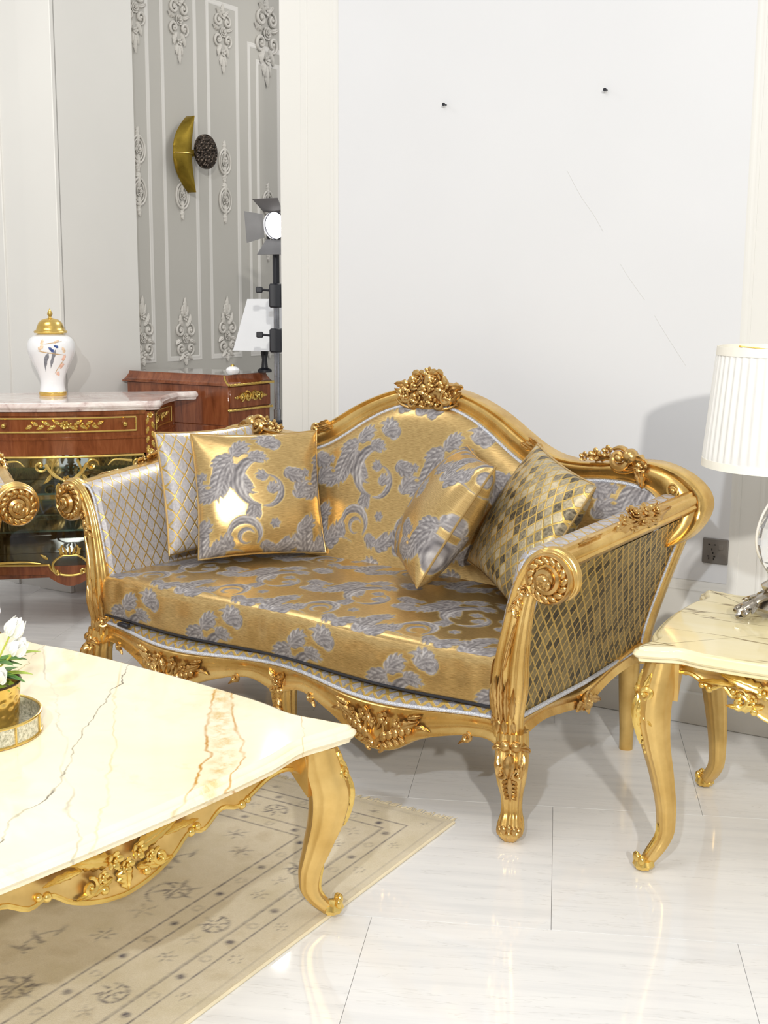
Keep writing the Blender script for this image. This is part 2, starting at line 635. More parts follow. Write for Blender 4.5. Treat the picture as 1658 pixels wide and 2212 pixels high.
def lattice_mat(name, su=0.043, sv=0.066, cell_lo=(150, 148, 152), cell_hi=(214, 210, 210), metal=0.25, line_w=0.075, tone=0.22):
    """silver jacquard cells under a lattice of gold cord"""
    m = Mat(name)
    uv = m.coord('UV')
    wob = m.math('MULTIPLY_ADD', m.noise(uv, 30, 1), 0.22, -0.11)
    x, y, _ = m.sep(uv)
    a = m.math('ADD', m.math('ADD', m.math('MULTIPLY', x, 1 / su), m.math('MULTIPLY', y, 1 / sv)), wob)
    b = m.math('SUBTRACT', m.math('SUBTRACT', m.math('MULTIPLY', x, 1 / su), m.math('MULTIPLY', y, 1 / sv)), wob)

    def line(v):
        d = m.math('ABSOLUTE', m.math('SUBTRACT', m.math('FRACT', v), 0.5))
        return m.math('MULTIPLY', m.math('SUBTRACT', line_w, d), 1 / 0.03, clamp=True)

    ln = m.math('MAXIMUM', line(a), line(b))
    weft = m.noise(m.mapping(uv, (90, 900, 1)), 1.0, 3, 0.65)
    blot = m.noise(m.mapping(uv, (160, 90, 1)), 1.0, 3, 0.6)
    cv = m.n('ShaderNodeCombineXYZ')
    m.link(m.math('FLOOR', m.math('ADD', a, 0.5)), cv.inputs[0]); m.link(m.math('FLOOR', m.math('ADD', b, 0.5)), cv.inputs[1])
    wn = m.n('ShaderNodeTexWhiteNoise', noise_dimensions='2D'); m.link(cv.outputs[0], wn.inputs['Vector'])
    mixv = m.math('MULTIPLY_ADD', blot, 0.45, m.math('MULTIPLY_ADD', weft, 0.22, m.math('MULTIPLY', wn.outputs['Value'], tone)))
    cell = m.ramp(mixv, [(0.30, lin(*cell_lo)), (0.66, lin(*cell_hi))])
    gold = m.ramp(weft, [(0.3, lin(178, 142, 66)), (0.7, lin(236, 206, 126))])
    m.set(Base_Color=m.mix(ln, cell, gold), Metallic=m.math('MULTIPLY_ADD', ln, 0.7 - metal, metal),
          Roughness=m.math('MULTIPLY_ADD', ln, -0.08, 0.42))
    m.bump(m.math('ADD', m.math('MULTIPLY', ln, 0.8), m.math('MULTIPLY', weft, 0.25)), 0.4, 0.004)
    return m.m


M_DAMASK = damask_mat()
M_LATTICE = lattice_mat('silver_lattice_jacquard', cell_lo=(166, 163, 167), cell_hi=(224, 221, 222), metal=0.15, tone=0.04)
M_DECK = lattice_mat('gold_zigzag_jacquard', 0.044, 0.040, (120, 118, 122), (204, 200, 200), 0.3, 0.15, 0.1)
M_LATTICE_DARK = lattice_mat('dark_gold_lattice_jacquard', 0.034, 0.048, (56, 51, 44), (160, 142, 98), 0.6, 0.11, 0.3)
M_LATTICE_PILLOW = lattice_mat('gold_lattice_jacquard', 0.036, 0.048, (70, 63, 52), (210, 196, 164), 0.55, 0.095, 0.3)


def marble_cream():
    m = Mat('cream_gold_marble')
    P = m.coord('Object')
    c = m.ramp(m.noise(P, 2.2, 5, 0.6, 0.6), [(0.3, lin(246, 234, 200)), (0.55, lin(249, 240, 214)), (0.8, lin(240, 222, 176))])
    x, y, _ = m.sep(m.mapping(P, loc=(-.055, 0, 0)))
    wob = m.math('MULTIPLY_ADD', m.noise(P, 3.6, 4, 0.58), 0.15, -0.075)
    wob2 = m.math('MULTIPLY_ADD', m.noise(P, 2.4, 4, 0.60, 0.5), 0.16, -0.08)

    def vein(ax, ay, off, w, wb):
        # distance from the line ax*x+ay*y = off, shaken by noise
        d = m.math('ABSOLUTE', m.math('ADD', m.math('SUBTRACT', m.math('ADD', m.math('MULTIPLY', x, ax), m.math('MULTIPLY', y, ay)), off), wb))
        return m.math('MULTIPLY', m.math('SUBTRACT', w, d), 1 / (w * 0.8), clamp=True)

    brk = m.ramp(m.noise(P, 9, 3), [(0.36, 0.15), (0.55, 1.0)])
    for ax, ay, off, w, col, k, wb in (
            (0.80, 0.60, 0.253, 0.0030, (108, 100, 84), 0.95, wob),
            (0.80, 0.60, -0.02, 0.0028, (150, 128, 78), 0.8, wob),
            (0.585, 0.81, 0.21, 0.0035, (170, 162, 140), 0.6, wob2),
            (0.80, 0.60, 0.525, 0.0050, (196, 142, 58), 0.95, wob2),
            (0.76, 0.66, 0.595, 0.0040, (200, 148, 68), 0.85, wob2),
            (0.80, 0.60, 0.73, 0.0028, (196, 156, 86), 0.7, wob),
            (0.70, 0.71, 0.32, 0.0040, (216, 180, 110), 0.45, wob2)):
        c = m.mix(m.math('MULTIPLY', m.math('MULTIPLY', vein(ax, ay, off, w, wb), brk), k), c, lin(*col))
    band = m.math('MULTIPLY', vein(0.78, 0.63, 0.56, 0.035, wob2), m.ramp(m.noise(P, 24, 5, 0.7), [(0.42, 0.0), (0.62, 0.8)]))
    c = m.mix(band, c, lin(216, 184, 116))
    haze = m.ramp(m.noise(P, 5, 5, 0.7, 1.0), [(0.56, 0.0), (0.72, 0.4)])
    c = m.mix(haze, c, lin(232, 204, 140))
    m.set(Base_Color=c, Roughness=0.07)
    return m.m


def marble_striped():
    m = Mat('yellow_striped_marble')
    P = m.coord('Object')
    c = m.ramp(m.noise(m.mapping(P, (1.5, 6, 4), (0, 0, 0.25)), 2, 4, 0.6, 0.5), [(0.3, lin(244, 233, 196)), (0.7, lin(238, 224, 176))])
    s = m.noise(m.mapping(P, (0.7, 9, 6), (0, 0, 0.42)), 1.4, 3, 0.45, 0.1)
    d = m.math('ABSOLUTE', m.math('SUBTRACT', s, 0.5))
    v = m.math('MULTIPLY', m.math('SUBTRACT', 0.011, d), 1 / 0.009, clamp=True)
    c = m.mix(m.math('MULTIPLY', v, 0.9), c, lin(128, 106, 62))
    m.set(Base_Color=c, Roughness=0.08)
    return m.m


def marble_pink():
    m = Mat('pink_grey_marble')
    P = m.coord('Object')
    c = m.ramp(m.noise(m.mapping(P, (3, 3, 3)), 2.2, 7, 0.68, 1.2), [(0.28, lin(138, 106, 104)), (0.42, lin(214, 196, 190)), (0.62, lin(238, 230, 224)), (0.78, lin(170, 136, 132))])
    m.set(Base_Color=c, Roughness=0.07)
    return m.m


def floor_mat():
    m = Mat('white_marble_tile')
    P = m.coord('Object')
    s = m.noise(m.mapping(P, (0.8, 11, 1)), 1.8, 6, 0.65, 0.35)
    c = m.ramp(s, [(0.25, lin(216, 217, 218)), (0.5, lin(229, 229, 229)), (0.75, lin(235, 235, 234))])
    d = m.math('ABSOLUTE', m.math('SUBTRACT', m.noise(m.mapping(P, (0.7, 9, 1)), 2.0, 5, 0.6, 0.3), 0.52))
    v = m.math('MULTIPLY', m.math('SUBTRACT', 0.006, d), 1 / 0.006, clamp=True)
    c = m.mix(m.math('MULTIPLY', v, 0.35), c, lin(176, 174, 170))
    m.set(Base_Color=c, Roughness=0.06)
    m.b.inputs['Specular IOR Level'].default_value = 0.45
    return m.m


M_MARBLE = marble_cream()
M_MARBLE_STRIPE = marble_striped()
M_MARBLE_PINK = marble_pink()
M_TILE = floor_mat()

# ------------------------------------------------------------------ woven acanthus figure (one repeat, in metres)
TW, TH, TR = 0.36, 0.46, 0.0014


def weave_tile():
    nx, ny = int(TW / TR), int(TH / TR)
    fig = np.zeros((ny, nx)); tone = np.zeros((ny, nx)); edge = np.zeros((ny, nx))

    def window(cx, cy, r):
        x0, x1 = int((cx - r) / TR), int((cx + r) / TR) + 1
        y0, y1 = int((cy - r) / TR), int((cy + r) / TR) + 1
        X, Y = np.meshgrid(np.arange(x0, x1), np.arange(y0, y1))
        return X, Y, (X + .5) * TR - cx, (Y + .5) * TR - cy

    def put(X, Y, inside, t, rim):
        i, j = Y % ny, X % nx
        ii, jj = i[inside], j[inside]
        fig[ii, jj] = 1.0
        tone[ii, jj] = t[inside]
        edge[ii, jj] = 0.0
        ii, jj = i[rim], j[rim]
        free = fig[ii, jj] < 0.5
        edge[ii[free], jj[free]] = 1.0

    def band(pts, wid, striae=8.0, ph=0.0):
        """curving tapered body with striated thread tones; wid is one half width for each point"""
        P = spline(pts, 90)
        w = np.interp(np.linspace(0, 1, 90), np.linspace(0, 1, len(wid)), wid)
        c = P.mean(0)
        r = np.abs(P - c).max() + max(wid) + .006
        X, Y, dx, dy = window(c[0], c[1], r)
        px, py = dx + c[0], dy + c[1]
        best = np.full(px.shape, 1e9); V = np.zeros(px.shape); T = np.zeros(px.shape); Wd = np.ones(px.shape)
        tg = unit(np.gradient(P, axis=0))
        for k in range(len(P)):
            ddx, ddy = px - P[k, 0], py - P[k, 1]
            d = np.hypot(ddx, ddy)
            m = d < best
            best = np.where(m, d, best)
            V = np.where(m, (ddx * -tg[k, 1] + ddy * tg[k, 0]) / max(w[k], 1e-5), V)
            T = np.where(m, k / 89, T)
            Wd = np.where(m, w[k], Wd)
        ins = best < Wd
        rim = best < Wd + .0030
        tn = .47 + .26 * np.cos(striae * V + 1.2 + ph) + .26 * V + .14 * np.cos(T * 46 + V * 5) + .10 * np.cos(T * 9 + ph)
        put(X, Y, ins, np.clip(tn, 0, 1), rim)

    def lobe(cx, cy, ang, L, W, bend=0.0):
        t = np.linspace(0, 1, 5)
        a = ang + bend * 2 * t
        x = cx + np.r_[0, np.cumsum(np.cos(a[:-1]) * L / 4)]
        y = cy + np.r_[0, np.cumsum(np.sin(a[:-1]) * L / 4)]
        band(np.stack([x, y], -1), [W * .22, W * .42, W * .5, W * .36, W * .04], 5.6, ang)

    def leaf(cx, cy, ang, L, W, bend=0.5, n=5):
        """acanthus: fat lobes curling off both sides of a bending rib"""
        x, y, a = cx, cy, ang
        st = L / n
        pts = []
        for i in range(n):
            pts.append((x, y, a, i / n))
            x += math.cos(a) * st; y += math.sin(a) * st; a += bend / n
        end = (x, y, a)
        for x, y, a, t in pts[::-1]:
            k = .45 + .55 * math.sin(PI * min(1, .25 + t * .8))
            lobe(x, y, a + 1.05, W * .86 * k, W * .46 * k, -.42)
            lobe(x, y, a - 1.05, W * .86 * k, W * .46 * k, .42)
        rib = [(p[0], p[1]) for p in pts] + [(end[0], end[1])]
        tip = (end[0] + math.cos(end[2] + .5 * bend) * st, end[1] + math.sin(end[2] + .5 * bend) * st)
        band(np.array(rib + [tip]), [W * .10, W * .20, W * .20, W * .16, W * .02], 4.0)

    def arc(cx, cy, r, a0, a1, r1=None, n=9):
        t = np.linspace(0, 1, n)
        a = np.radians(a0 + (a1 - a0) * t)
        rr = r + ((r1 if r1 else r) - r) * t
        return np.stack([cx + rr * np.cos(a), cy + rr * np.sin(a)], -1)

    # sprays
    leaf(.165, .385, 3.5, .075, .050, .5, 4)
    leaf(.155, .365, -2.2, .125, .062, .55, 6)
    leaf(.160, .360, -1.35, .120, .058, .85, 6)
    leaf(.17, .395, .9, .07, .046, -.7, 4)
    leaf(.33, .42, 2.4, .085, .052, .6, 4)
    leaf(.05, .04, 1.9, .11, .060, -.8, 5)
    leaf(.075, .035, .8, .085, .052, .7, 4)
    leaf(.30, .055, .35, .075, .050, .8, 4)
    leaf(.02, .24, 1.2, .075, .045, -.9, 4)
    leaf(.02, .13, .3, .07, .046, 1.0, 4)
    leaf(.10, .27, -2.6, .06, .044, -.8, 4)
    leaf(.345, .335, -.6, .07, .046, .9, 4)
    leaf(.27, .43, .6, .06, .042, -.9, 3)
    band(np.array([(.05, .04), (.10, .06), (.15, .07), (.19, .06)]), [.004, .005, .004, .002])
    band(np.array([(.165, .385), (.18, .40), (.22, .40), (.25, .385)]), [.003, .005, .004, .003])
    # great C-scroll with its hooked heart
    leaf(.235, .225, -1.9, .05, .045, .5, 3)
    band(arc(.262, .300, .082, 70, 262), [.004, .012, .019, .021, .018, .012, .004])
    band(arc(.272, .272, .058, -100, 75, .050), [.003, .009, .013, .012, .007, .003])
    leaf(.275, .305, 2.2, .035, .034, .8, 3)
    leaf(.285, .26, 1.0, .035, .036, -.6, 3)
    leaf(.225, .385, .2, .055, .040, -.9, 4)
    # lesser scroll below
    band(arc(.195, .118, .056, 200, -35, .050), [.003, .010, .015, .015, .011, .004])
    band(arc(.200, .112, .028, 30, 300, .022), [.003, .008, .009, .006, .002])
    leaf(.15, .075, 2.3, .05, .042, -.7, 3)
    leaf(.255, .09, -.9, .05, .040, .6, 3)
    for k in range(6):
        lobe(.298, .155, k * PI / 3, .021, .017, .25)
    for k in range(5):
        lobe(.060, .325, k * 2 * PI / 5 + .3, .019, .016, .25)
    k = np.array([.25, .5, .25])

    def blur(a):
        a = k[0] * np.roll(a, 1, 0) + k[1] * a + k[2] * np.roll(a, -1, 0)
        return k[0] * np.roll(a, 1, 1) + k[1] * a + k[2] * np.roll(a, -1, 1)
    return np.stack([blur(fig), blur(tone), blur(edge) * (1 - fig * .6)], -1)


TILE = weave_tile()


def weave(u, v):
    """sample the repeat at cloth coordinates in metres"""
    ny, nx = TILE.shape[:2]
    x = np.asarray(u) / TR; y = np.asarray(v) / TR
    x0 = np.floor(x).astype(int); y0 = np.floor(y).astype(int)
    fx = (x - x0)[..., None]; fy = (y - y0)[..., None]
    g = lambda i, j: TILE[j % ny, i % nx]
    c = (g(x0, y0) * (1 - fx) + g(x0 + 1, y0) * fx) * (1 - fy) + (g(x0, y0 + 1) * (1 - fx) + g(x0 + 1, y0 + 1) * fx) * fy
    return np.concatenate([c, np.ones(c.shape[:-1] + (1,))], -1)


def cloth(name, P, u, v, parent, mat=None, closev=False, flip=False):
    """a draped damask surface: grid P with cloth coordinates u,v (metres)"""
    g = G().grid(P, flip=flip, cv=closev)
    return g.build(name, mat or M_DAMASK, parent, smooth=60, uv=np.stack([u, v], -1), col=weave(u, v) if mat is None else None)


def arc_uv(P):
    """arc-length coordinates of a grid, averaged over its rows and columns"""
    du = np.linalg.norm(np.diff(P, axis=0), axis=-1).mean(1)
    dv = np.linalg.norm(np.diff(P, axis=1), axis=-1).mean(0)
    u = np.r_[0, np.cumsum(du)]; v = np.r_[0, np.cumsum(dv)]
    return np.meshgrid(u, v, indexing='ij')


# ------------------------------------------------------------------ carved seat furniture
FLUTED = []  # outline of a fluted post: flat back, ridged front
for _i in range(80):
    _t = 2 * PI * _i / 80
    _c, _s = math.cos(_t), math.sin(_t)
    _r = 1.0 / (abs(_c) ** 3 + abs(_s) ** 3) ** (1 / 3)
    _r *= 1 + 0.085 * math.cos(5 * (_t - PI / 2) * 2)
    FLUTED.append((_r * _c, _r * _s))
FLUTED = np.array(FLUTED)


def superell(n=20, e=3.0):
    t = np.linspace(0, 2 * PI, n, endpoint=False)
    c, s = np.cos(t), np.sin(t)
    r = 1 / (np.abs(c) ** e + np.abs(s) ** e) ** (1 / e)
    return np.stack([r * c, r * s], -1)


def cabriole(g, base, d, pts, n=40, prof=None, twist=None):
    """leg: pts = (z, offset along d, half width across, half width along d)"""
    d = unit(A(d[0], d[1], 0)); c = A(-d[1], d[0], 0)
    p = np.asarray(pts, float)
    zs = np.linspace(p[0, 0], p[-1, 0], n)
    zz = p[:, 0]
    if zz[0] > zz[-1]:
        f = lambda k: lerpf(zs, zz[::-1], p[::-1, k])
    else:
        f = lambda k: lerpf(zs, zz, p[:, k])
    off, w, t = f(1), f(2), f(3)
    prof = superell(20, 2.6) if prof is None else prof
    base = A(base[0], base[1], 0)
    g.limb = (base, d, c, zs, off, w, t)
    C = base + off[:, None] * d + zs[:, None] * A(0, 0, 1)
    P = C[:, None] + (prof[None, :, 0] * w[:, None])[..., None] * c + (prof[None, :, 1] * t[:, None])[..., None] * d
    g.grid(P, cv=True, capu=True)
    return C


def limb_S(limb, k=1.0):
    """carving surface wrapped round a leg: a = across, b = height above the floor"""
    base, d, c, zs, off, w, t = limb
    if zs[0] > zs[-1]:
        zs, off, w, t = zs[::-1], off[::-1], w[::-1], t[::-1]
    sg = 1.0 if np.cross(c, A(0, 0, 1)) @ d > 0 else -1.0

    def S(a, b):
        o, ww, tt = np.interp(b, zs, off), np.interp(b, zs, w), np.interp(b, zs, t)
        ph = np.clip(a / max(ww, 1e-4), -1.5, 1.5)
        n = c * sg * math.sin(ph) + d * math.cos(ph)
        return base + A(0, 0, b) + d * (o + tt * math.cos(ph) * k) + c * sg * ww * math.sin(ph) * k, n
    return S


def seat_unit(root, hw, full=True, seed=1):
    """settee or chair of half width hw between its front posts, local x right, y to the back, z up; parts under root"""
    W = hw / 0.80
    dpt = 0.70

    def yl(z):
        return 0.60 + (z - 0.45) * 0.25

    # ---- back outline (right half): outer and inner edges of the frame
    out_h = np.array([(0, 1.105), (.07, 1.104), (.14, 1.092), (.22, 1.066), (.30, 1.030), (.38, .984), (.45, .946), (.52, .922), (.60, .914), (.70, .920),
                      (.78, .930), (.86, .928), (.93, .904), (.98, .862), (1.0, .815), (.992, .765), (.965, .722), (.93, .698), (.90, .690)])
    in_h = np.array([(0, 1.052), (.065, 1.050), (.125, 1.037), (.195, 1.010), (.265, .972), (.335, .928), (.41, .888), (.49, .866), (.58, .860), (.68, .866),
                     (.75, .866), (.81, .856), (.855, .832), (.878, .800), (.885, .765), (.880, .735), (.872, .715), (.866, .702), (.860, .69)])
    sc = A(W, 1)
    out_h = out_h * sc; in_h = in_h * sc
    n2 = 110
    oh = spline(out_h, n2); ih = spline(in_h, n2)
    full_o = np.vstack([oh[::-1] * A(-1, 1), oh[1:]]); full_i = np.vstack([ih[::-1] * A(-1, 1), ih[1:]])
    s = np.array([0, .03, .09, .15, .19, .26, .38, .5, .62, .74, .80, .85, .92, .98, 1.0])
    h = np.array([0, .012, .018, .014, .007, .008, .013, .017, .019, .018, .012, .017, .022, .018, .008])
    Pxz = full_i[:, None] * (1 - s[None, :, None]) + full_o[:, None] * s[None, :, None]
    Y = yl(Pxz[..., 1]) - h[None]
    # wing ends roll back a little
    roll = np.clip((np.abs(Pxz[..., 0]) / W - 0.86) / 0.14, 0, 1) ** 2 * 0.05
    Pf = np.stack([Pxz[..., 0], Y + roll, Pxz[..., 1]], -1)
    bk = Pf[:, ::-1].copy()[:, [0, 4, 10, 14]]
    bk[..., 1] = yl(bk[..., 2]) + 0.045 + roll[:, ::-1][:, [0, 4, 10, 14]]
    g = G(); g.grid(np.concatenate([Pf, bk], 1), cv=True, capu=True)
    g.build('back_rail', M_GOLD, root, smooth=50)
    # braid along the inner edge
    pb = np.stack([full_i[:, 0], yl(full_i[:, 1]) - 0.010, full_i[:, 1] - 0.0], -1)
    pb = pb[14:-14]
    G().tube(pb + A(0, 0, -0.004), 0.0065, 8).build('braid_trim', M_BRAID, root)

    # ---- upholstered inside back
    nx = int(1.76 * W / 0.0036); nz = 165
    half = np.linspace(-0.872 * W, 0.872 * W, nx)
    ord_ = np.argsort(ih[:90, 0])
    ztop = np.interp(np.abs(half), ih[:86, 0], ih[:86, 1])
    v = np.linspace(0, 1, nz)
    Z = 0.42 + (ztop[:, None] - 0.42) * v[None]
    ex = np.clip((0.872 * W - np.abs(half)) / 0.10, 0, 1)[:, None]
    ev = np.clip((1 - v) * (ztop[:, None] - 0.42) / 0.10, 0, 1)
    puff = 0.045 * np.sqrt(1 - (1 - ex) ** 2) * np.sqrt(np.clip(1 - (1 - ev) ** 2, 0, 1))
    Y = yl(Z) - puff + 0.004
    nar = 1 - .10 * (1 - np.clip((Z - .46) / .30, 0, 1)) ** 1.0
    P = np.stack([np.repeat(half[:, None], nz, 1) * nar, Y, Z], -1)
    u, vv = np.meshgrid(half, np.zeros(nz), indexing='ij')
    cloth('back_upholstery', P, u + 0.05, Z - 0.52, root)
    # plain outside back
    P = np.stack([half[::6, None] * A(.84, .98)[None], np.stack([yl(0 * ztop[::6] + .36) + .03, yl(ztop[::6]) + .035], -1), np.stack([0 * ztop[::6] + .36, ztop[::6] + .01], -1)], -1)
    uu = np.stack([np.repeat(half[::6, None], 2, 1), P[..., 2]], -1)
    G().grid(P).build('outside_back', M_LATTICE, root, uv=uu)

    # ---- carvings on the crest, the shoulders and the wings
    def back_frame(x, z, tilt=0.0):
        y = yl(z) - 0.018
        ey = unit(A(0, 0.25, 1.0))
        c, s_ = math.cos(tilt), math.sin(tilt)
        ex_ = A(1, 0, 0)
        return Relief.plane((x, y, z), ex_ * c + ey * s_, -ex_ * s_ + ey * c)

    mid = oh * .72 + ih * .28
    arc_ = np.r_[0, np.cumsum(np.linalg.norm(np.diff(mid, axis=0), axis=1))]

    def wing_S(sx, x0):
        a0 = np.interp(x0, mid[:70, 0], arc_[:70])

        def S(a, b):
            l = a0 + sx * a
            k = np.clip(np.searchsorted(arc_, l), 1, len(arc_) - 1)
            t_ = unit(mid[k] - mid[k - 1])
            p = A(np.interp(l, arc_, mid[:, 0]), np.interp(l, arc_, mid[:, 1])) + A(-t_[1], t_[0]) * b
            y = yl(p[1]) - .017 + np.clip((p[0] / W - .86) / .14, 0, 1) ** 2 * .05
            nn = unit(A(-t_[1] * sx * .25 * (b > .01), -1, t_[0] * .25 * (b > .01) + .24))
            return A(sx * p[0], y, p[1]), nn
        return S

    crest = Relief(back_frame(0, 1.09))
    for sx in (-1, 1):
        crest.leaf(sx * .045, -.030, PI / 2 - sx * PI / 2 + sx * .15, .10, .05, .016, sx * .5)
        crest.leaf(sx * .06, .005, PI / 2 - sx * 1.1, .085, .045, .016, -sx * .6)
        crest.scroll(sx * .082, -.018, .026, PI / 2, 1.3, .0075, sx, .006)
        crest.scroll(sx * .052, -.040, .020, PI / 2, 1.2, .006, -sx, .006)
        crest.stem([(sx * .02, -.045), (sx * .06, -.056), (sx * .105, -.045), (sx * .125, -.03)], .007)
        crest.bead(sx * .112, .0, .010, .006)
    crest.bead(0, .0, .075, -.012, 1.1, 0, .35, 8, 14)
    cp = crest.build('crest_carving', M_GOLD_CARVE, root)
    for nm, a, b, r in (('rose', .032, .040, .039), ('rose', -.038, .036, .037), ('blossom', 0., .004, .026), ('blossom', .068, .018, .026), ('blossom', -.074, .014, .026),
                        ('blossom', .030, -.028, .022), ('blossom', -.034, -.026, .022), ('blossom', 0., .066, .018), ('blossom', -.002, -.044, .016), ('blossom', .092, -.012, .016), ('blossom', -.098, -.012, .016)):
        R = Relief(back_frame(0, 1.09))
        (R.rose if nm == 'rose' else R.flower)(a, b, r, **({'h': .014} if nm == 'rose' else {'n': 5, 'h': .016}))
        R.build(nm, M_GOLD_CARVE, cp)
    for sx in (-1, 1):
        # leaf knuckle on each shoulder
        R = Relief(wing_S(sx, .425 * W))
        fw = 0.0 if sx > 0 else PI
        for k in range(3):
            R.leaf(sx * (-.045 + .010 * k), -.006 + .010 * k, fw + sx * (.10 - .05 * k), .072, .026, .016, sx * .1, 3)
        R.leaf(sx * -.03, .024, fw, .06, .020, .014, 0, 3)
        R.scroll(sx * .030, .014, .017, 0, 1.2, .007, -sx, .008)
        R.bead(sx * .030, .014, .009, .012)
        R.build('shoulder_leaf', M_GOLD_CARVE, root)
        # flower spray over each wing
        R = Relief(wing_S(sx, .86 * W))
        R.leaf(-sx * .10, .030, PI / 2 - sx * (PI / 2), .09, .03, .014, -sx * .2, 4)
        R.scroll(sx * .012, .018, .034, PI / 2 + sx * .6, 1.5, .010, -sx, .010)
        R.leaf(sx * .03, .022, PI / 2 - sx * 1.5, .075, .045, .022, -sx * .5, 4)
        R.leaf(sx * .06, -.008, PI / 2 - sx * 2.2, .07, .04, .020, -sx * .4, 4)
        R.leaf(-sx * .02, .0, PI / 2 - sx * 1.9, .09, .028, .012, sx * .5, 0)
        R.bead(sx * .045, .026, .026, .010)
        R.bead(sx * .012, .018, .014, .016)
        wp = R.build('wing_carving', M_GOLD_CARVE, root)
        for a, b, r in ((-.105, .024, .017), (-.068, .030, .023), (-.025, .040, .020), (.088, .0, .020)):
            R = Relief(wing_S(sx, .86 * W))
            R.flower(sx * a, b, r, 5, .012, .3)
            R.build('blossom', M_GOLD_CARVE, wp)
        for a, z, r in ((.915, .856, .016), (.938, .818, .016), (.944, .782, .013)):
            R = Relief(back_frame(sx * a * W, z, sx * .5))
            t = np.linspace(0, 2 * PI, 24, endpoint=False)
            ring = R.map(r * np.cos(t), 1.25 * r * np.sin(t), np.full(24, .004))
            R.g.tube(ring, .0028, 6, closed=True)
            R.bead(0, 0, r * .55, .0, 1.0, 0, .6)
            R.build('oval_boss', M_GOLD, root)

    # ---- arms
    def rail_c(t, sx):
        t = np.asarray(t, float)
        return np.stack([sx * (hw + 0.118 + 0.045 * t), 0.0 + dpt * t, 0.757 + 0.070 * t], -1)

    for sx in (-1, 1):
        # front post: leg head, waist and neck of the scroll
        path = np.array([(0.0, .285), (-.002, .34), (.0, .42), (.006, .50), (.018, .58), (.032, .65), (.050, .706), (.080, .752), (.120, .772), (.160, .756), (.176, .716), (.160, .684), (.128, .676)])
        p3 = np.stack([sx * (hw + path[:, 0]), np.zeros(len(path)) + 0.0, path[:, 1]], -1)
        p3 = spline(p3, 90)
        wdt = lerpf(np.linspace(0, 1, 90), [0, .08, .18, .3, .42, .55, .68, .78, .9, 1], [.034, .036, .043, .040, .034, .030, .028, .026, .018, .009])
        up_to = 56
        post_limb = (A(0, 0, 0), A(0, -1, 0), A(1, 0, 0), p3[:up_to, 2], p3[:up_to, 0], wdt[:up_to])

        def post_S(a, b, pl=post_limb):
            x, w_ = np.interp(b, pl[3], pl[4]), np.interp(b, pl[3], pl[5])
            ph = np.clip(a / w_, -1.4, 1.4)
            n_ = A(math.sin(ph), -math.cos(ph), 0)
            return A(x, 0, b) + n_ * w_ * 1.05, n_
        N, B = frames(p3, up=A(0, -1, 0))
        P = p3[:, None] + (FLUTED[None, :, 0] * wdt[:, None])[..., None] * N[:, None] + (FLUTED[None, :, 1] * np.maximum(wdt, .016)[:, None] * 1.0)[..., None] * B[:, None]
        post = G().grid(P, cv=True, capu=True).build('arm_post', M_GOLD, root, smooth=60)
        # volute: drum, rope of gadroons, nautilus heart
        cx, cz = hw + 0.120, 0.722
        fr = Relief.plane((sx * cx, -0.030, cz), (sx, 0, 0), (0, 0, 1)) if sx > 0 else Relief.plane((sx * cx, -0.030, cz), (1, 0, 0), (0, 0, 1))
        R = Relief(fr)
        R.g.rev([(.0, -.02), (.056, -.02), (.066, -.006), (.065, .012), (.060, .018), (.054, .012), (.0, .010)], 36, (sx * cx, -.020, cz), axes=((1, 0, 0), (0, 0, 1), (0, -1, 0)))
        for k in range(15):
            t = 2 * PI * k / 15
            ca, sa = math.cos(t), math.sin(t)
            R.bead(.048 * ca, .048 * sa, .0088, .004, 1.75, t + sx * .9, .9)
        R.scroll(0, 0, .036, PI / 2, 1.7, .011, -sx, .008, r_in=.15)
        R.bead(0, 0, .017, .020, 1.0)
        for k in range(4):
            R.bead(-sx * .012 + sx * .008 * k, -.004 * k, .009, .024, 1.6, PI / 2 - sx * .4)
        R.build('volute', M_GOLD_CARVE, post)
        # laurel dropping from the volute, acanthus sheath on the foot of the post
        R = Relief(post_S)
        R.rose(sx * .010, .682, .017, .0)
        for k in range(4):
            R.leaf(sx * (.006 - .003 * k), .672 - .012 * k, -PI / 2 - sx * .1 + (k % 2 - .5) * 1.0, .032, .017, .009, .2, 3)
        R.build('rosette', M_GOLD_CARVE, post)
        R = Relief(post_S)
        for k in range(5):
            a = (k - 2) * .013
            R.leaf(a, .325 + .004 * abs(k - 2), PI / 2 - a * 3, .150 - .028 * abs(k - 2), .024, .012, a * 2, 5)
        for k in range(4):
            R.leaf((k - 1.5) * .017, .335, -PI / 2 + (k - 1.5) * .1, .040, .022, .009, 0, 0)
        R.scroll(-sx * .026, .328, .017, PI / 2, 1.3, .005, sx, .004)
        R.leaf(sx * .002, .465, PI / 2 - sx * .06, .15, .015, .008, -sx * .05, 7)
        R.build('acanthus_sheath', M_GOLD_CARVE, post)
        # side volute seen from outside
        # arm rail: moulded rail on the outer shoulder of the arm
        t = np.linspace(0.02, 1.0, 60)
        pr = rail_c(t, sx)
        prof = np.array([(.030, -.012), (.030, .006), (.022, .014), (.014, .012), (.006, .020), (-.008, .022), (-.016, .014), (-.024, .016), (-.030, .008), (-.030, -.012), (-.012, -.022), (.012, -.022)])
        prof = prof[:, ::-1] * A(1, -1)
        outdir = unit(A(sx * 0.9, 0, 0.35))
        N, B = frames(pr, up=np.tile(outdir, (60, 1)))
        P = pr[:, None] + prof[None, :, 0, None] * B[:, None] + prof[None, :, 1, None] * N[:, None]
        arm = G().grid(P, cv=True, capu=True).build('arm_rail', M_GOLD, root, smooth=50)
        up_ = unit(A(-sx * .35, -0.05, .9))
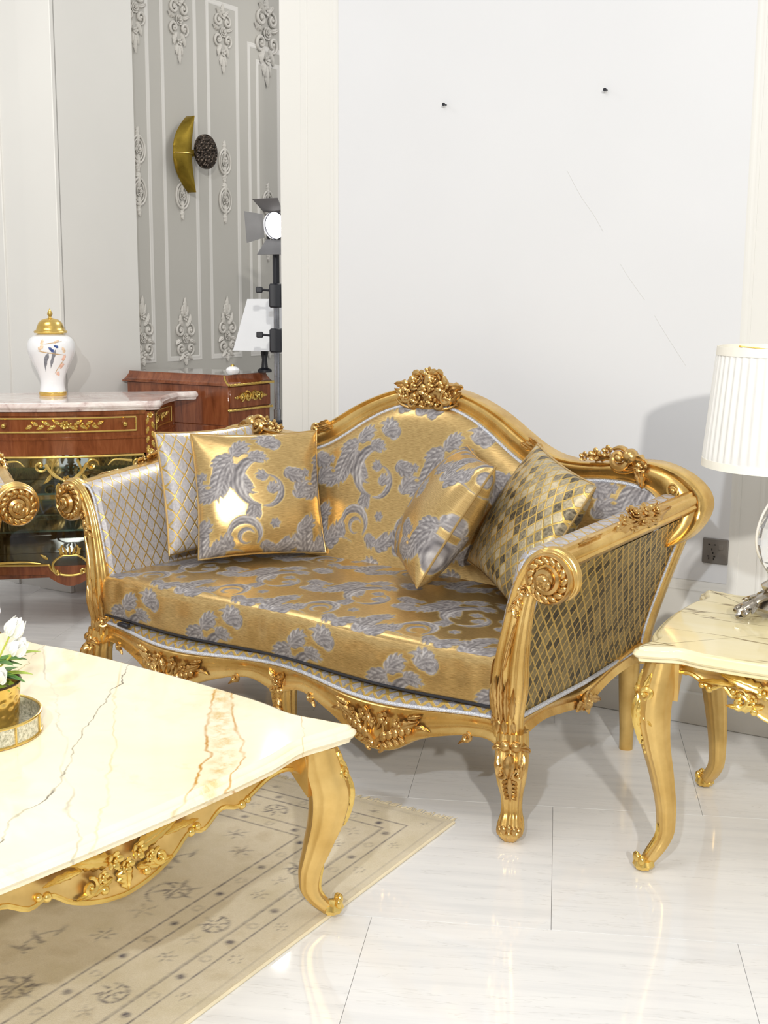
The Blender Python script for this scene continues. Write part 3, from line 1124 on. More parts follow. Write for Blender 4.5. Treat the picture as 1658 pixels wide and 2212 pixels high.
        def arm_S(a, b, sx=sx):
            c = rail_c(a / dpt, sx)
            upv = unit(A(-sx * .35, 0, .94)); ov = unit(A(sx * .94, 0, .35))
            return c + upv * b + ov * .016, unit(ov + upv * .5)
        R = Relief(arm_S)
        for k in range(5):
            R.leaf(.28 + .04 * k, .012, .35 * (1 - 2 * (k % 2)), .06, .034, .014, .2, 4)
        R.leaf(.27, .010, .0, .14, .050, .014, .1, 5)
        R.leaf(.40, .004, .0, .15, .050, .014, .1, 5)
        R.leaf(.33, .026, .0, .16, .040, .012, .0, 5)
        for k, (a, b, r) in enumerate(((.315, .028, .020), (.37, .034, .027), (.43, .030, .024), (.345, .006, .018), (.40, .004, .020), (.475, .020, .022), (.455, .0, .016))):
            (R.rose if k in (1, 5) else R.flower)(a, b, r, h=.004)
        R.leaf(.46, .010, .0, .10, .04, .012, .0, 4)
        R.build('arm_carving', M_GOLD_CARVE, arm)
        R = Relief(arm_S)
        R.leaf(.10, .020, .0, .075, .018, .008, 0, 4)
        R.leaf(.155, .020, .0, .055, .014, .007, 0, 3)
        R.build('arm_leaf', M_GOLD_CARVE, arm)

        # inside of the arm, padded and rolled over to the rail
        ny_, ns = 40, 30
        ty = np.linspace(0, 1, ny_)
        base = np.array([(-.052, .41), (-.045, .50), (-.030, .60), (-.006, .69), (.008, .742), (.026, .772), (.050, .784), (.078, .784), (.104, .780)])
        crv = spline(base, ns)
        up_w = np.clip((crv[:, 1] - .45) / .34, 0, 1)
        P = np.zeros((ny_, ns, 3))
        P[..., 0] = sx * (hw + crv[None, :, 0] + 0.045 * ty[:, None] * up_w[None])
        P[..., 1] = .012 + (dpt - .03) * ty[:, None]
        P[..., 2] = crv[None, :, 1] + 0.062 * ty[:, None] * up_w[None]
        u, v = arc_uv(P)
        G().grid(P).build('inside_arm', M_LATTICE, root, uv=np.stack([u, v], -1), smooth=60)
        # padded front edge between post and seat
        fe = P[0].copy()
        ring = np.stack([fe, fe + A(0, -.010, 0) + A(sx * .010, 0, 0), fe + A(sx * .020, -.010, -.004), fe + A(sx * .034, 0, -.010)], 0)
        G().grid(ring).build('arm_front_facing', M_LATTICE, root, uv=np.stack([np.tile(np.arange(4)[:, None] * .01, (1, ns)), np.tile(v[:1], (4, 1))], -1))
        G().tube(fe + A(sx * .020, -.012, -.004), .0045, 7).build('braid_trim', M_BRAID, root)

        # outside panel
        c0 = spline(np.array([(.098, .728), (.058, .665), (.034, .57), (.020, .47), (.012, .39), (.006, .325)]), 26)
        c1 = spline(np.array([(.132, .728), (.106, .665), (.072, .57), (.038, .47), (.014, .39), (.002, .325)]), 26)
        sm = np.clip(ty / .45, 0, 1)[:, None]; sm = sm * sm * (3 - 2 * sm)
        up_w = np.clip((c1[:, 1] - .33) / .38, 0, 1)
        P = np.zeros((ny_, 26, 3))
        P[..., 0] = sx * (hw + c0[None, :, 0] * (1 - sm) + c1[None, :, 0] * sm + 0.02 * ty[:, None] * up_w[None] - 0.012 * (1 - up_w[None]) * ty[:, None])
        P[..., 1] = .022 + ty[:, None] * (.742 - .06 * up_w[None])
        P[..., 2] = c1[None, :, 1] + 0.055 * ty[:, None] * up_w[None] + .045 * (1 - up_w[None]) * np.clip(ty[:, None] - .5, 0, 1)
        u, v = arc_uv(P)
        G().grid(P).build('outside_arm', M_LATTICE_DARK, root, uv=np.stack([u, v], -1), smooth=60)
        edge = np.vstack([P[1, ::-1], ])
        # braid round the panel: front, foot and rear edges
        G().tube(P[0] + A(sx * .004, -.002, 0), .0045, 7).build('braid_trim', M_BRAID, root)
        G().tube(P[:, -1] + A(sx * .006, 0, .002), .0065, 7).build('braid_trim', M_BRAID, root)
        G().tube(P[-1] + A(sx * .006, 0, 0), .0055, 7).build('braid_trim', M_BRAID, root)
        # rear stile from the rail to the leg
        pst = P[-1] + A(sx * .002, .020, 0)
        pst = np.vstack([pst, pst[-1] + A(-sx * .004, .006, -.05)])
        G().sweep(pst, superell(16, 2.6) * A(.020, .024), up=A(0, 1, 0)).build('rear_stile', M_GOLD, root)

        # side seat rail
        ys = np.linspace(.0, .79, 50)
        zt = lerpf(ys, [0, .2, .40, .6, .79], [.318, .322, .308, .345, .372])
        zb = lerpf(ys, [0, .06, .14, .26, .36, .405, .45, .55, .66, .79], [.24, .262, .280, .272, .256, .240, .262, .292, .305, .300])
        xs = hw - .012 * ys
        fo = np.array([(-.030, 1), (.008, 1), (.013, .9), (.010, .72), (.004, .5), (.010, .25), (.014, .08), (.006, 0), (-.030, 0)])
        P = np.zeros((50, len(fo), 3))
        P[..., 0] = sx * (xs[:, None] + fo[None, :, 0])
        P[..., 1] = ys[:, None]
        P[..., 2] = zb[:, None] + (zt - zb)[:, None] * fo[None, :, 1]
        sr = G().grid(P, cv=True, capu=True).build('side_rail', M_GOLD, root, smooth=50)
        R = Relief(Relief.plane((sx * (hw + .010), .405, .275), (0, sx, 0), (0, 0, 1)))
        R.scroll(0, 0, .026, PI / 2, 1.3, .008, 1, .002)
        R.leaf(-.02, .0, PI + .2, .055, .03, .012, .2, 4)
        R.leaf(.02, .0, -.2, .055, .03, .012, -.2, 4)
        R.leaf(0, .01, -PI / 2, .05, .03, .012, 0, 3)
        R.build('rail_shell', M_GOLD_CARVE, sr)

        # front leg
        g = G()
        dleg = (sx * .45, -1.0)
        cabriole(g, (sx * (hw + .012), .0), dleg, [(.300, .0, .037, .037), (.262, .006, .039, .040), (.215, .014, .040, .042), (.165, .006, .035, .036), (.11, -.010, .026, .027), (.07, -.010, .026, .027),
                                        (.045, .002, .032, .033), (.024, .012, .032, .033), (.010, .012, .022, .022), (0, .010, .015, .015)], 60, prof=FLUTED)
        leg = g.build('leg', M_GOLD, root, smooth=60)
        d = unit(A(sx * .45, -1, 0)); cdir = A(-d[1], d[0], 0)
        R = Relief(limb_S(g.limb, 1.05))
        zk = .225
        R.bead(-.014, zk + .045, .016, .0); R.bead(.014, zk + .045, .016, .0)
        for s2 in (-1, 1):
            R.leaf(s2 * .010, zk + .040, PI / 2 - s2 * 1.2, .05, .024, .015, -s2 * 1.6, 3)
            R.leaf(s2 * .030, zk + .03, -PI / 2 + s2 * .05, .07, .024, .015, -s2 * .3, 3)
            R.scroll(s2 * .020, zk - .028, .014, PI / 2, 1.2, .006, s2, .002)
            for k in range(5):
                R.leaf(s2 * .004, zk - .045 - .014 * k, -PI / 2 + s2 * 1.0, .026 - .003 * k, .011, .006, -s2 * .3, 0)
        R.leaf(0, zk + .03, -PI / 2, .065, .032, .020, 0, 0)
        R.leaf(0, zk - .03, -PI / 2, .085, .018, .008, 0, 4)
        R.build('knee_carving', M_GOLD_CARVE, leg)
        R = Relief(limb_S(g.limb, 1.05))
        for k in range(5):
            R.bead((k - 2) * .014, .042 - .004 * abs(k - 2), .0095, 0, 1.5, PI / 2)
        R.build('toe_carving', M_GOLD_CARVE, leg)
        # rear leg
        g = G()
        cabriole(g, (sx * (hw - .045), .775), (sx * -.5, 1.0), [(.36, -.005, .034, .030), (.26, .0, .032, .030), (.15, .004, .027, .026), (.06, .014, .022, .022), (0, .024, .021, .021)], 24)
        g.build('leg', M_GOLD_PALE, root)

    # ---- front seat rail, serpentine in plan and scalloped below
    nxr = 150
    xs = np.linspace(-hw, hw, nxr)
    q = np.abs(xs) / hw

    def yfront(x):
        q_ = np.abs(np.asarray(x, float)) / hw
        return -.056 * np.sin(PI * np.clip(q_, 0, 1)) ** 2 - .018

    def zrail(x):
        q_ = np.abs(np.asarray(x, float)) / hw
        return .318 + .006 * np.cos(2 * PI * q_)
    zt = zrail(xs)
    zb = lerpf(q, [0, .05, .12, .20, .28, .36, .44, .52, .60, .68, .78, .88, .95, 1.0], [.235, .252, .268, .262, .245, .222, .190, .176, .188, .226, .252, .266, .262, .235])
    fo = np.array([(.040, 1), (.004, 1), (-.004, .95), (-.002, .86), (.006, .70), (.010, .5), (.004, .25), (-.004, .10), (-.004, .03), (.004, 0), (.040, 0)])
    P = np.zeros((nxr, len(fo), 3))
    P[..., 0] = xs[:, None]
    P[..., 1] = yfront(xs)[:, None] + fo[None, :, 0]
    P[..., 2] = zb[:, None] + (zt - zb)[:, None] * fo[None, :, 1]
    fr_ = G().grid(P, cv=True, capu=True).build('front_rail', M_GOLD, root, smooth=50)
    G().tube(np.stack([xs, yfront(xs) + .004, zt + .004], -1), .0055, 8).build('braid_trim', M_BRAID, root)
    # fabric deck strip between the braid and the loose cushion
    P = np.stack([np.stack([xs, yfront(xs) + .008, zt + .006], -1), np.stack([xs, yfront(xs) + .014, zt + .022], -1), np.stack([xs, np.maximum(yfront(xs) + .030, -.030), zt + .027], -1), np.stack([xs, 0 * xs + .6, zt + .028], -1)], 1)
    uu = np.stack([np.repeat(xs[:, None], 4, 1), np.repeat(np.array([0, .016, .034, .6])[None], nxr, 0)], -1)
    G().grid(P).build('seat_deck', M_DECK, root, uv=uu)

    def rail_S(a, b):
        y = yfront(a)
        e = 1e-3
        tx = unit(A(2 * e, float(yfront(a + e) - yfront(a - e)), 0))
        nrm = unit(np.cross(tx, A(0, 0, 1)))
        return A(a, float(y) - .001, b), nrm
    for sx in (-1, 1):
        R = Relief(rail_S)
        c = sx * .52 * hw
        for s2 in (-1, 1):
            R.leaf(c + s2 * .05, .245, PI / 2 - s2 * 1.25, .10, .035, .012, s2 * .2, 5)
            R.stem([(c + s2 * .005, .20), (c + s2 * .03, .235), (c + s2 * .02, .29)], .007)
            R.leaf(c + s2 * .008, .235, PI / 2 - s2 * .35, .065, .016, .010, -s2 * .2, 0)
            for k in range(5):
                R.bead(c + s2 * (.030 + .019 * k), .222 + .0075 * k, .0125 - .0008 * k, .004, 1.35, PI / 2 - s2 * .3)
            for k in range(4):
                R.leaf(c + s2 * (.022 + .018 * k), .206 + .008 * k, -PI / 2 + s2 * .9, .030, .014, .009, s2 * .4, 0)
            R.scroll(c + s2 * .014, .190, .016, -PI / 2, 1.0, .006, s2, .002)
            R.leaf(c + s2 * .10, .285, PI / 2 - s2 * 1.4, .05, .02, .010, s2 * .3, 3)
            R.leaf(c + s2 * .115, .268, PI / 2 - s2 * 1.6, .055, .016, .008, -s2 * .3, 3)
        cv = R.build('rail_carving', M_GOLD_CARVE, fr_)
        for a, b, r in ((.035, .275, .020), (-.035, .275, .020), (.075, .270, .016), (-.075, .270, .016), (.0, .262, .012)):
            R = Relief(rail_S); R.flower(c + a, b, r, 5, .006); R.build('blossom', M_GOLD_CARVE, cv)
        for xx, s2 in ((.19, 1), (.86, -1)):
            R = Relief(rail_S)
            x0 = sx * xx * hw
            R.scroll(x0, .262, .013, PI / 2, 1.1, .006, sx * s2, .002)
            R.leaf(x0, .258, -PI / 2 + sx * s2 * .9, .03, .014, .010, 0, 3)
            R.build('rail_leaf', M_GOLD_CARVE, fr_)
    if full:
        g = G()
        cabriole(g, (0, .028), (0, -1), [(.31, .0, .036, .032), (.25, .012, .034, .034), (.16, .006, .028, .028), (.07, -.004, .021, .021), (.03, .004, .024, .024), (0, .004, .016, .016)], 40, prof=FLUTED)
        leg = g.build('leg', M_GOLD, root, smooth=60)
        R = Relief(Relief.plane((0, -.016, .25), (1, 0, 0), (0, 0, 1)))
        R.rose(0, .025, .016)
        for s2 in (-1, 1):
            R.scroll(s2 * .016, .002, .013, PI / 2, 1.1, .005, s2, .004)
            R.leaf(s2 * .012, .03, PI / 2 - s2 * .5, .035, .016, .010, 0, 3)
        for k in range(5):
            R.leaf(0, -.01 - .014 * k, -PI / 2 + (k % 2 - .5) * 1.2, .028, .016, .009, 0, 0)
        R.build('knee_carving', M_GOLD_CARVE, leg)

    # ---- loose seat cushion: crowned top, boxed front, piped edges
    nxc = int(2 * (hw - .035) / 0.0036)
    xh = hw - .040
    x = np.linspace(-xh, xh, nxc)
    zb0, zt0 = .354, .490
    # profile from under the front edge, up the boxing, over the top to the back
    sfr = np.linspace(0, 1, 46); stp = np.linspace(0, 1, 170)[1:]
    yf = -.022 - .008 * np.sin(PI * np.abs(x) / hw) ** 2
    q = np.clip((xh - np.abs(x)) / .10, 0, 1)
    crown = .030 * (1 - (1 - np.clip((xh - np.abs(x)) / (xh * .8), 0, 1)) ** 2)
    P = np.zeros((nxc, 46 + 169, 3))
    P[..., 0] = x[:, None]
    bul = .010 * np.sin(PI * sfr)
    P[:, :46, 1] = yf[:, None] - bul[None]
    P[:, :46, 2] = zb0 + .004 * np.cos(2 * PI * np.abs(x) / hw)[:, None] + (zt0 - zb0) * sfr[None]
    yb = .645
    P[:, 46:, 1] = yf[:, None] + (yb - yf[:, None]) * stp[None]
    P[:, 46:, 2] = zt0 + crown[:, None] * np.sin(PI * np.clip(stp * .62 + .0, 0, 1))[None] ** 0.8 + 0.0
    P[:, :46, 1] += .013 * np.clip((sfr - .82) / .18, 0, 1)[None] ** 2
    P[:, 46:, 2] -= .012 * (1 - np.clip(stp / .045, 0, 1))[None] ** 2
    P[:, 46:, 1] += .013 * (1 - np.clip(stp / .25, 0, 1))[None] ** 2
    P[:, 44:46, 2] -= np.array([.008, .012])[None]
    u, v = arc_uv(P)
    u = u - u.max() / 2 + .1
    # wrinkles along the boxing, faint
    P[:, :46, 1] += .0022 * np.sin(x[:, None] * 61 + 2.0 * np.sin(x[:, None] * 9)) * np.sin(PI * sfr)[None]
    cu = cloth('seat_cushion', P, u, v - .14 + .03, root)
    # cushion ends and underside
    g = G()
    for e in (0, -1):
        prf = P[e]
        low = prf.copy(); low[:, 2] = np.minimum(prf[:, 2], zb0)
        g.grid(np.stack([prf, low], 0))
    g.grid(np.stack([P[::8, 0], P[::8, 0] * A(1, 0, 1) + A(0, yb, 0)], 0))
    g.build('cushion_border', M_DAMASK, cu, uv=np.zeros((g.n, 2)), col=np.tile([0, .5, 0, 1], (g.n, 1)))
    G().tube(P[::4, 45] + A(0, -.003, .001), .0040, 7).build('piping', M_DAMASK, cu)
    G().tube(P[::4, 0] + A(0, -.001, -.001), .0042, 7).build('zipper', M_BLACK, cu)  # black zip tape, also drawn as the dark gap below the cushion
    return yfront

# ------------------------------------------------------------------ the room
UW = unit(A(.857, -.515, 0)); NW = unit(A(.515, .857, 0)); ZZ = A(0, 0, 1)
WB = 3.99       # distance of the back wall along NW
WL = 4.24       # the wall beyond the opening
SC = -4.265     # its corner; the return runs back from here
DR = 4.747      # where the return ends and the grey wall begins
SG = SC - 0.03  # face of the grey wall


def wp(s, d, z):
    return UW * s + NW * d + ZZ * z


def wbox(g, s0, s1, d0, d1, z0, z1, ch=0.0):
    return g.box((s0, d0, z0), (s1, d1, z1), ch, M=(np.array([UW, NW, ZZ]), np.zeros(3)))


# floor: tiles in running bond with open joints over a screed
TA = math.radians(-7.8)
TU = A(math.cos(TA), math.sin(TA), 0); TN = A(-TU[1], TU[0], 0)
g = G(); g.box((-6, -6.0, -.06), (5.0, 9.5, -.012))
floor = struct(g.build('floor', M_GROUT, smooth=0))
TLx, TLy = 0.82, 0.70
gt = G(); gt.box((0, 0, -.012), (TLx - .0009, TLy - .0009, 0), .0003)
tile0 = None
row0 = 2.667
for j in range(-4, 9):
    for i in range(-6, 6):
        s = .022 + (.41 if j % 2 else 0) + i * TLx
        p = TU * s + TN * (row0 + j * TLy)
        c = p + TU * TLx / 2 + TN * TLy / 2
        if c[1] < .9 or c[1] > 8.4 or abs(c[0]) > .42 * c[1] + .9 or c @ NW > 7.4:
            continue
        if tile0 is None:
            tile0 = gt.build('tile', M_TILE, floor, smooth=0)
            o = tile0
        else:
            o = link_copy(tile0, 'tile', floor)
        o.location = p
        o.rotation_euler = (0, 0, TA)

# back wall with its framed panel
g = G(); wbox(g, -2.862, 2.2, WB, WB + .16, 0, 3.3)
wall_back = struct(g.build('wall_back', M_CREAM_WALL, smooth=0))
g = G(); wbox(g, -2.60, -1.098, WB - .002, WB + .01, .49, 2.98)
g.build('panel', M_WHITE_WALL, wall_back, smooth=0)
MOULD = A(1, .22) * np.array([(0, 0), (.0, .010), (.006, .014), (.010, .010), (.014, .010), (.018, .016), (.024, .018), (.030, .012), (.034, .004), (.034, 0)])


def frame_trim(name, s0, s1, z0, z1, d, parent, mat, w=1.0, kind=None, side='n'):
    """mitred moulding round a panel; the profile grows out of the wall towards the room"""
    m = MOULD * w
    cs = [(s0, z0, 1, 1), (s1, z0, -1, 1), (s1, z1, -1, -1), (s0, z1, 1, -1)]
    P = np.zeros((4, len(m), 3))
    for k, (s, z, ds, dz) in enumerate(cs):
        for i, (a, h) in enumerate(m):
            ss, zz = s + ds * a, z + dz * a
            P[k, i] = wp(ss, d - h, zz) if side == 'n' else wp(d + h, ss, zz)
    o = G().grid(P, cu=True).build(name, mat, parent, smooth=35)
    if kind:
        o['kind'] = kind
    return o


frame_trim('trim_1', -2.636, -1.066, .455, 3.02, WB, None, M_CREAM_WALL, 1.0, 'structure')
frame_trim('trim_2', -1.005, 1.2, .455, 3.02, WB, None, M_CREAM_WALL, 1.0, 'structure')
g = G(); wbox(g, -2.768, -2.738, WB - .003, WB + .01, 0, 3.3, .002)
struct(g.build('trim_3', M_CREAM_WALL))
g = G(); wbox(g, -2.87, 2.2, WB - .014, WB + .01, 0, .11, .004)
struct(g.build('baseboard_back', M_CREAM_WALL))

# wall beyond the opening, its return and the grey panelled wall
g = G(); wbox(g, -8.0, SC, WL, DR, 0, 3.3)
wall_left = struct(g.build('wall_left', M_CREAM_WALL, smooth=0))
g = G(); wbox(g, -4.475, SC, WL - .020, WL + .01, 0, 3.3, .003)
struct(g.build('trim_4', M_CREAM_WALL))
g = G(); wbox(g, -4.66, -4.62, WL - .012, WL + .01, 0, 3.3, .003)
struct(g.build('trim_5', M_CREAM_WALL))
g = G(); wbox(g, SG - .2, SG, DR - .05, 8.4, 0, 3.4)
wall_far = struct(g.build('wall_far', M_GREY_WALL, smooth=0))
g = G(); wbox(g, SG - .2, 1.0, 8.4, 8.6, 0, 3.4)
struct(g.build('wall_rear', M_GREY_WALL, smooth=0))
for n0, n1, z0, z1 in ((4.63, 4.898, 1.06, 2.90), (4.985, 5.262, 1.06, 2.90), (5.341, 5.612, 1.06, 2.90), (5.69, 6.05, 1.06, 2.74), (5.765, 5.985, 1.12, 2.66)):
    frame_trim('panel_moulding', n0, n1, z0, z1, SG, wall_far, M_GREY_TRIM, .75, side='s')


def plaster_drop():
    """a hanging spray of scrolls and leaves, 0.32 m tall, in the local x-z plane facing -y"""
    R = Relief(Relief.plane((0, 0, 0), (1, 0, 0), (0, 0, 1)))
    R.flower(0, .135, .022, 5); R.rose(0, .05, .026); R.flower(0, -.055, .018, 5)
    for s in (-1, 1):
        R.scroll(s * .036, .105, .030, PI / 2, 1.2, .007, -s)
        R.scroll(s * .040, .010, .032, -PI / 2, 1.2, .007, s)
        R.leaf(s * .01, .12, PI / 2 - s * .5, .06, .03, .014, -s * .6, 4)
        R.leaf(s * .03, .06, PI / 2 - s * 1.4, .055, .03, .014, s * .5, 4)
        R.leaf(s * .015, -.01, -PI / 2 + s * .7, .07, .032, .014, -s * .7, 4)
        R.leaf(s * .008, -.06, -PI / 2 + s * .4, .06, .026, .012, -s * .4, 4)
        R.bead(s * .028, -.035, .010)
    R.leaf(0, -.07, -PI / 2, .09, .03, .014, 0, 5)
    R.leaf(0, .14, PI / 2, .05, .03, .014, 0, 4)
    return R.g


def plaster_medallion():
    """two oval wreaths, one above the other, 0.44 m tall"""
    R = Relief(Relief.plane((0, 0, 0), (1, 0, 0), (0, 0, 1)))
    t = np.linspace(0, 2 * PI, 30, endpoint=False)
    for c in (.105, -.095):
        R.g.tube(R.map(.048 * np.cos(t), c + .064 * np.sin(t), np.full(30, .004)), .006, 6, closed=True)
        R.g.tube(R.map(.034 * np.cos(t), c + .048 * np.sin(t), np.full(30, .004)), .004, 6, closed=True)
        R.rose(0, c, .024)
        R.leaf(0, c + .02, PI / 2, .06, .026, .014, 0, 4)
        R.leaf(0, c - .02, -PI / 2, .06, .026, .014, 0, 4)
    for b in (.20, .185, -.18, -.20, .005):
        R.bead(0, b, .011)
    R.leaf(0, .005, PI / 2, .045, .04, .012, 0, 3); R.leaf(0, .0, -PI / 2, .045, .04, .012, 0, 3)
    R.leaf(0, -.155, -PI / 2, .06, .03, .012, 0, 3); R.leaf(0, .165, PI / 2, .05, .028, .012, 0, 3)
    return R.g


g = G()
drop = med = None
ROTG = math.atan2(NW[1], NW[0])
for kind, n, z, k in (('d', 4.80, 2.70, 1), ('d', 5.124, 2.70, 1), ('d', 5.476, 2.70, 1), ('d', 5.86, 2.74, 1.35),
                      ('u', 4.80, 1.235, 1), ('u', 5.124, 1.225, 1), ('u', 5.476, 1.23, 1), ('u', 5.86, 1.23, 1),
                      ('m', 4.80, 1.99, 1), ('m', 5.124, 1.99, 1), ('m', 5.476, 1.99, 1), ('m', 5.86, 1.80, 1)):
    src = med if kind == 'm' else drop
    if src is None:
        src = (plaster_medallion() if kind == 'm' else plaster_drop()).build('plaster_ornament', M_PLASTER, wall_far)
        if kind == 'm':
            med = src
        else:
            drop = src
        o = src
    else:
        o = link_copy(src, 'plaster_ornament', wall_far)
    o.location = wp(SG + .002, n, z)
    o.rotation_euler = (0, 0, ROTG)
    o.scale = (k, k, k) if kind != 'u' else (k, k, -k)

# hairline scratch running down the panel
SCR = spline([wp(s, WB - .0022, z) for s, z in [(-1.697, 1.816), (-1.645, 1.732), (-1.588, 1.656), (-1.491, 1.499), (-1.399, 1.38), (-1.35, 1.307), (-1.267, 1.191)]], 60)
M_SCR = plain('grey_scratch', lin(198, 197, 195), .8)
for k0, k1 in ((0, 20), (28, 40), (44, 60)):
    G().tube(SCR[k0:k1], .0006, 4).build('scratch', M_SCR, wall_back)

# the far side of the showroom, unseen; added dark for the gilding to reflect
g = G(); g.box((-6.0, -6.15, 0), (5.0, -6.0, 3.4))
struct(g.build('wall_front', plain('taupe_wall_paint', lin(112, 104, 96), .6), smooth=0))

# socket and the two screws left in the wall
sk = thing('wall_socket', 'dark grey square wall socket between the sofa and the lamp shade', 'socket')
g = G(); wbox(g, -1.181, -1.097, WB - .010, WB, .554, .637, .003)
g.build('plate', M_SOCKET, sk)
g = G(); wbox(g, -1.128, -1.112, WB - .013, WB - .009, .602, .618, .001); g.build('switch', M_SOCKET, sk)
for s, z, a in ((-1.158, .617, 0), (-1.140, .617, 0), (-1.149, .602, 1), (-1.145, .590, 1), (-1.160, .578, 0), (-1.140, .578, 0), (-1.158, .571, 1), (-1.142, .571, 1)):
    g = G(); w, h = ((.0030, .0018) if a == 0 else (.0016, .0034))
    wbox(g, s - w, s + w, WB - .0108, WB - .008, z - h, z + h); g.build('pin_hole', M_HOLE, sk, smooth=0)
for s, z, lb in ((-2.155, 2.057, 'small screw in the bare white wall, the left of two'), (-1.568, 2.063, 'small screw in the bare white wall, the right of two')):
    t = thing('wall_screw', lb, 'screw', wp(s, WB - .002, z), 0, 'screws left in the wall')
    for r, l0, l1, nm in ((.0028, 0, .018, 'shank'), (.0058, .018, .021, 'head')):
        G().rev([(r, l0), (r, l1)], 12, axes=(UW, ZZ, -NW)).build(nm, M_BLACK, t)

# ------------------------------------------------------------------ settee
TS = math.radians(-37.5)
sofa = thing('settee', 'gilded carved settee upholstered in gold and silver damask', 'sofa', (-.306, 3.614, 0), TS)
seat_unit(sofa, 0.80)
g = G(); g.box((-.675, -.050, .337), (-.628, -.030, .349), .003)
g.build('zip_end', M_BLACK, sofa)
chair = thing('armchair', 'gilded armchair cut off by the left edge of the picture', 'armchair', (-1.615, 3.855, 0), math.radians(28))
seat_unit(chair, 0.34, full=False)


# ------------------------------------------------------------------ throw pillows
def pillow(name, label, w, h, t, loc, ex, ey, mat=None, n=120, du=0.0, dv=0.0, slump=0.0, group='throw pillows on the settee'):
    """square pillow; loc = centre in settee coordinates, ex/ey = directions of its width and height"""
    o = thing(name, label, 'pillow', (0, 0, 0), 0, group)
    q = np.linspace(-1, 1, n)
    U, V = np.meshgrid(q, q, indexing='ij')
    x = w / 2 * U * (1 - .055 * (1 - V ** 2) * np.abs(U) ** 3)
    y = h / 2 * V * (1 - .055 * (1 - U ** 2) * np.abs(V) ** 3)
    th = t / 2 * (np.clip((1 - U ** 2) * (1 - V ** 2), 0, 1)) ** 0.42
    th = th * (1 - slump * V)
    wr = .0035 * np.sin(9 * U + 3 * V) * np.sin(5 * V) * (np.abs(U) ** 2 + np.abs(V) ** 2) * (1 - np.maximum(np.abs(U), np.abs(V)) ** 6)
    e = math.radians(0)
    ex = unit(A(*ex)); ey = unit(A(*ey) - ex * np.dot(A(*ey), ex)); ez = np.cross(ex, ey)
    M = np.array([ex, ey, ez])
    c, s = math.cos(TS), math.sin(TS)
    Rz = np.array([[c, s, 0], [-s, c, 0], [0, 0, 1]])
    base = np.array([-.306, 3.614, 0.0])
    o.location = base + A(*loc) @ Rz
    for sd, nm in ((1, 'front_cover'), (-1, 'back_cover')):
        P = np.stack([x, y, sd * th + wr], -1) @ M @ Rz
        u, v = (U + 1) * w / 2 + du, (V + 1) * h / 2 + dv
        cloth(nm, P, u, v, o, mat, flip=sd < 0)
    k = n - 1
    ring = np.concatenate([np.stack([x[0:k, 0], y[0:k, 0]], -1), np.stack([x[k, 0:k], y[k, 0:k]], -1), np.stack([x[k:0:-1, k], y[k:0:-1, k]], -1), np.stack([x[0, k:0:-1], y[0, k:0:-1]], -1)])[::3]
    ring = np.concatenate([ring, np.zeros((len(ring), 1))], 1) @ M @ Rz
    G().tube(ring, .0038, 7, closed=True).build('piping', M_DAMASK, o)
    return o


pillow('throw_pillow', 'silver lattice pillow with gold cords leaning on the far arm', .42, .42, .13, (-.692, .412, .738), (.14, .99, 0), (-.16, .02, .98), M_LATTICE, 60)
pillow('throw_pillow', 'square damask pillow standing upright beside the silver lattice pillow', .44, .43, .15, (-.487, .432, .735), (.58, .815, 0), (-.25, .16, .95), None, 130, .04, .05, .05)
pillow('throw_pillow', 'damask pillow tipped on its edge in front of the dark lattice pillow', .42, .42, .19, (.270, .450, .750), (.70, -.70, -.03), (.40, .36, .85), None, 130, .12, .20, .05)
pillow('throw_pillow', 'gold and charcoal lattice pillow leaning on the near arm', .42, .42, .15, (.565, .465, .745), (.80, -.58, -.16), (.39, .30, .87), M_LATTICE_PILLOW, 60)



# ------------------------------------------------------------------ gilded tables
def top_outline(a, b, n=28, nose=.045, dip=.020, belly=.010):
    """quarter-symmetric serpentine outline with soft noses at the corners, going round anticlockwise"""
    def edge(L, half):
        t = np.linspace(-1, 1, n)
        q = np.abs(t)
        d = belly * np.cos(PI * q / 1.2) * (q < .6) - dip * np.exp(-((q - .80) / .13) ** 2) * 1.0
        return t * L, half + d
    pts = []
    L = a - nose
    tx, d = edge(L, b); pts += list(zip(tx[::-1], d))            # back side, right to left
    pts += [(-a + nose * .25, b + nose * .10), (-a - nose * .05, b - nose * .35)]
    ty, d = edge(b - nose, a); pts += list(zip(-d, ty[::-1]))      # left side
    pts += [(-a - nose * .05, -b + nose * .35), (-a + nose * .25, -b - nose * .10)]
    tx, d = edge(L, b); pts += list(zip(tx, -d))                   # front
    pts += [(a - nose * .25, -b - nose * .10), (a + nose * .05, -b + nose * .35)]
    ty, d = edge(b - nose, a); pts += list(zip(d, ty))             # right
    pts += [(a + nose * .05, b - nose * .35), (a - nose * .25, b + nose * .10)]
    P = np.array(pts)
    Q = spline(np.vstack([P, P[:1]]), 260)[:-1]
    return Q


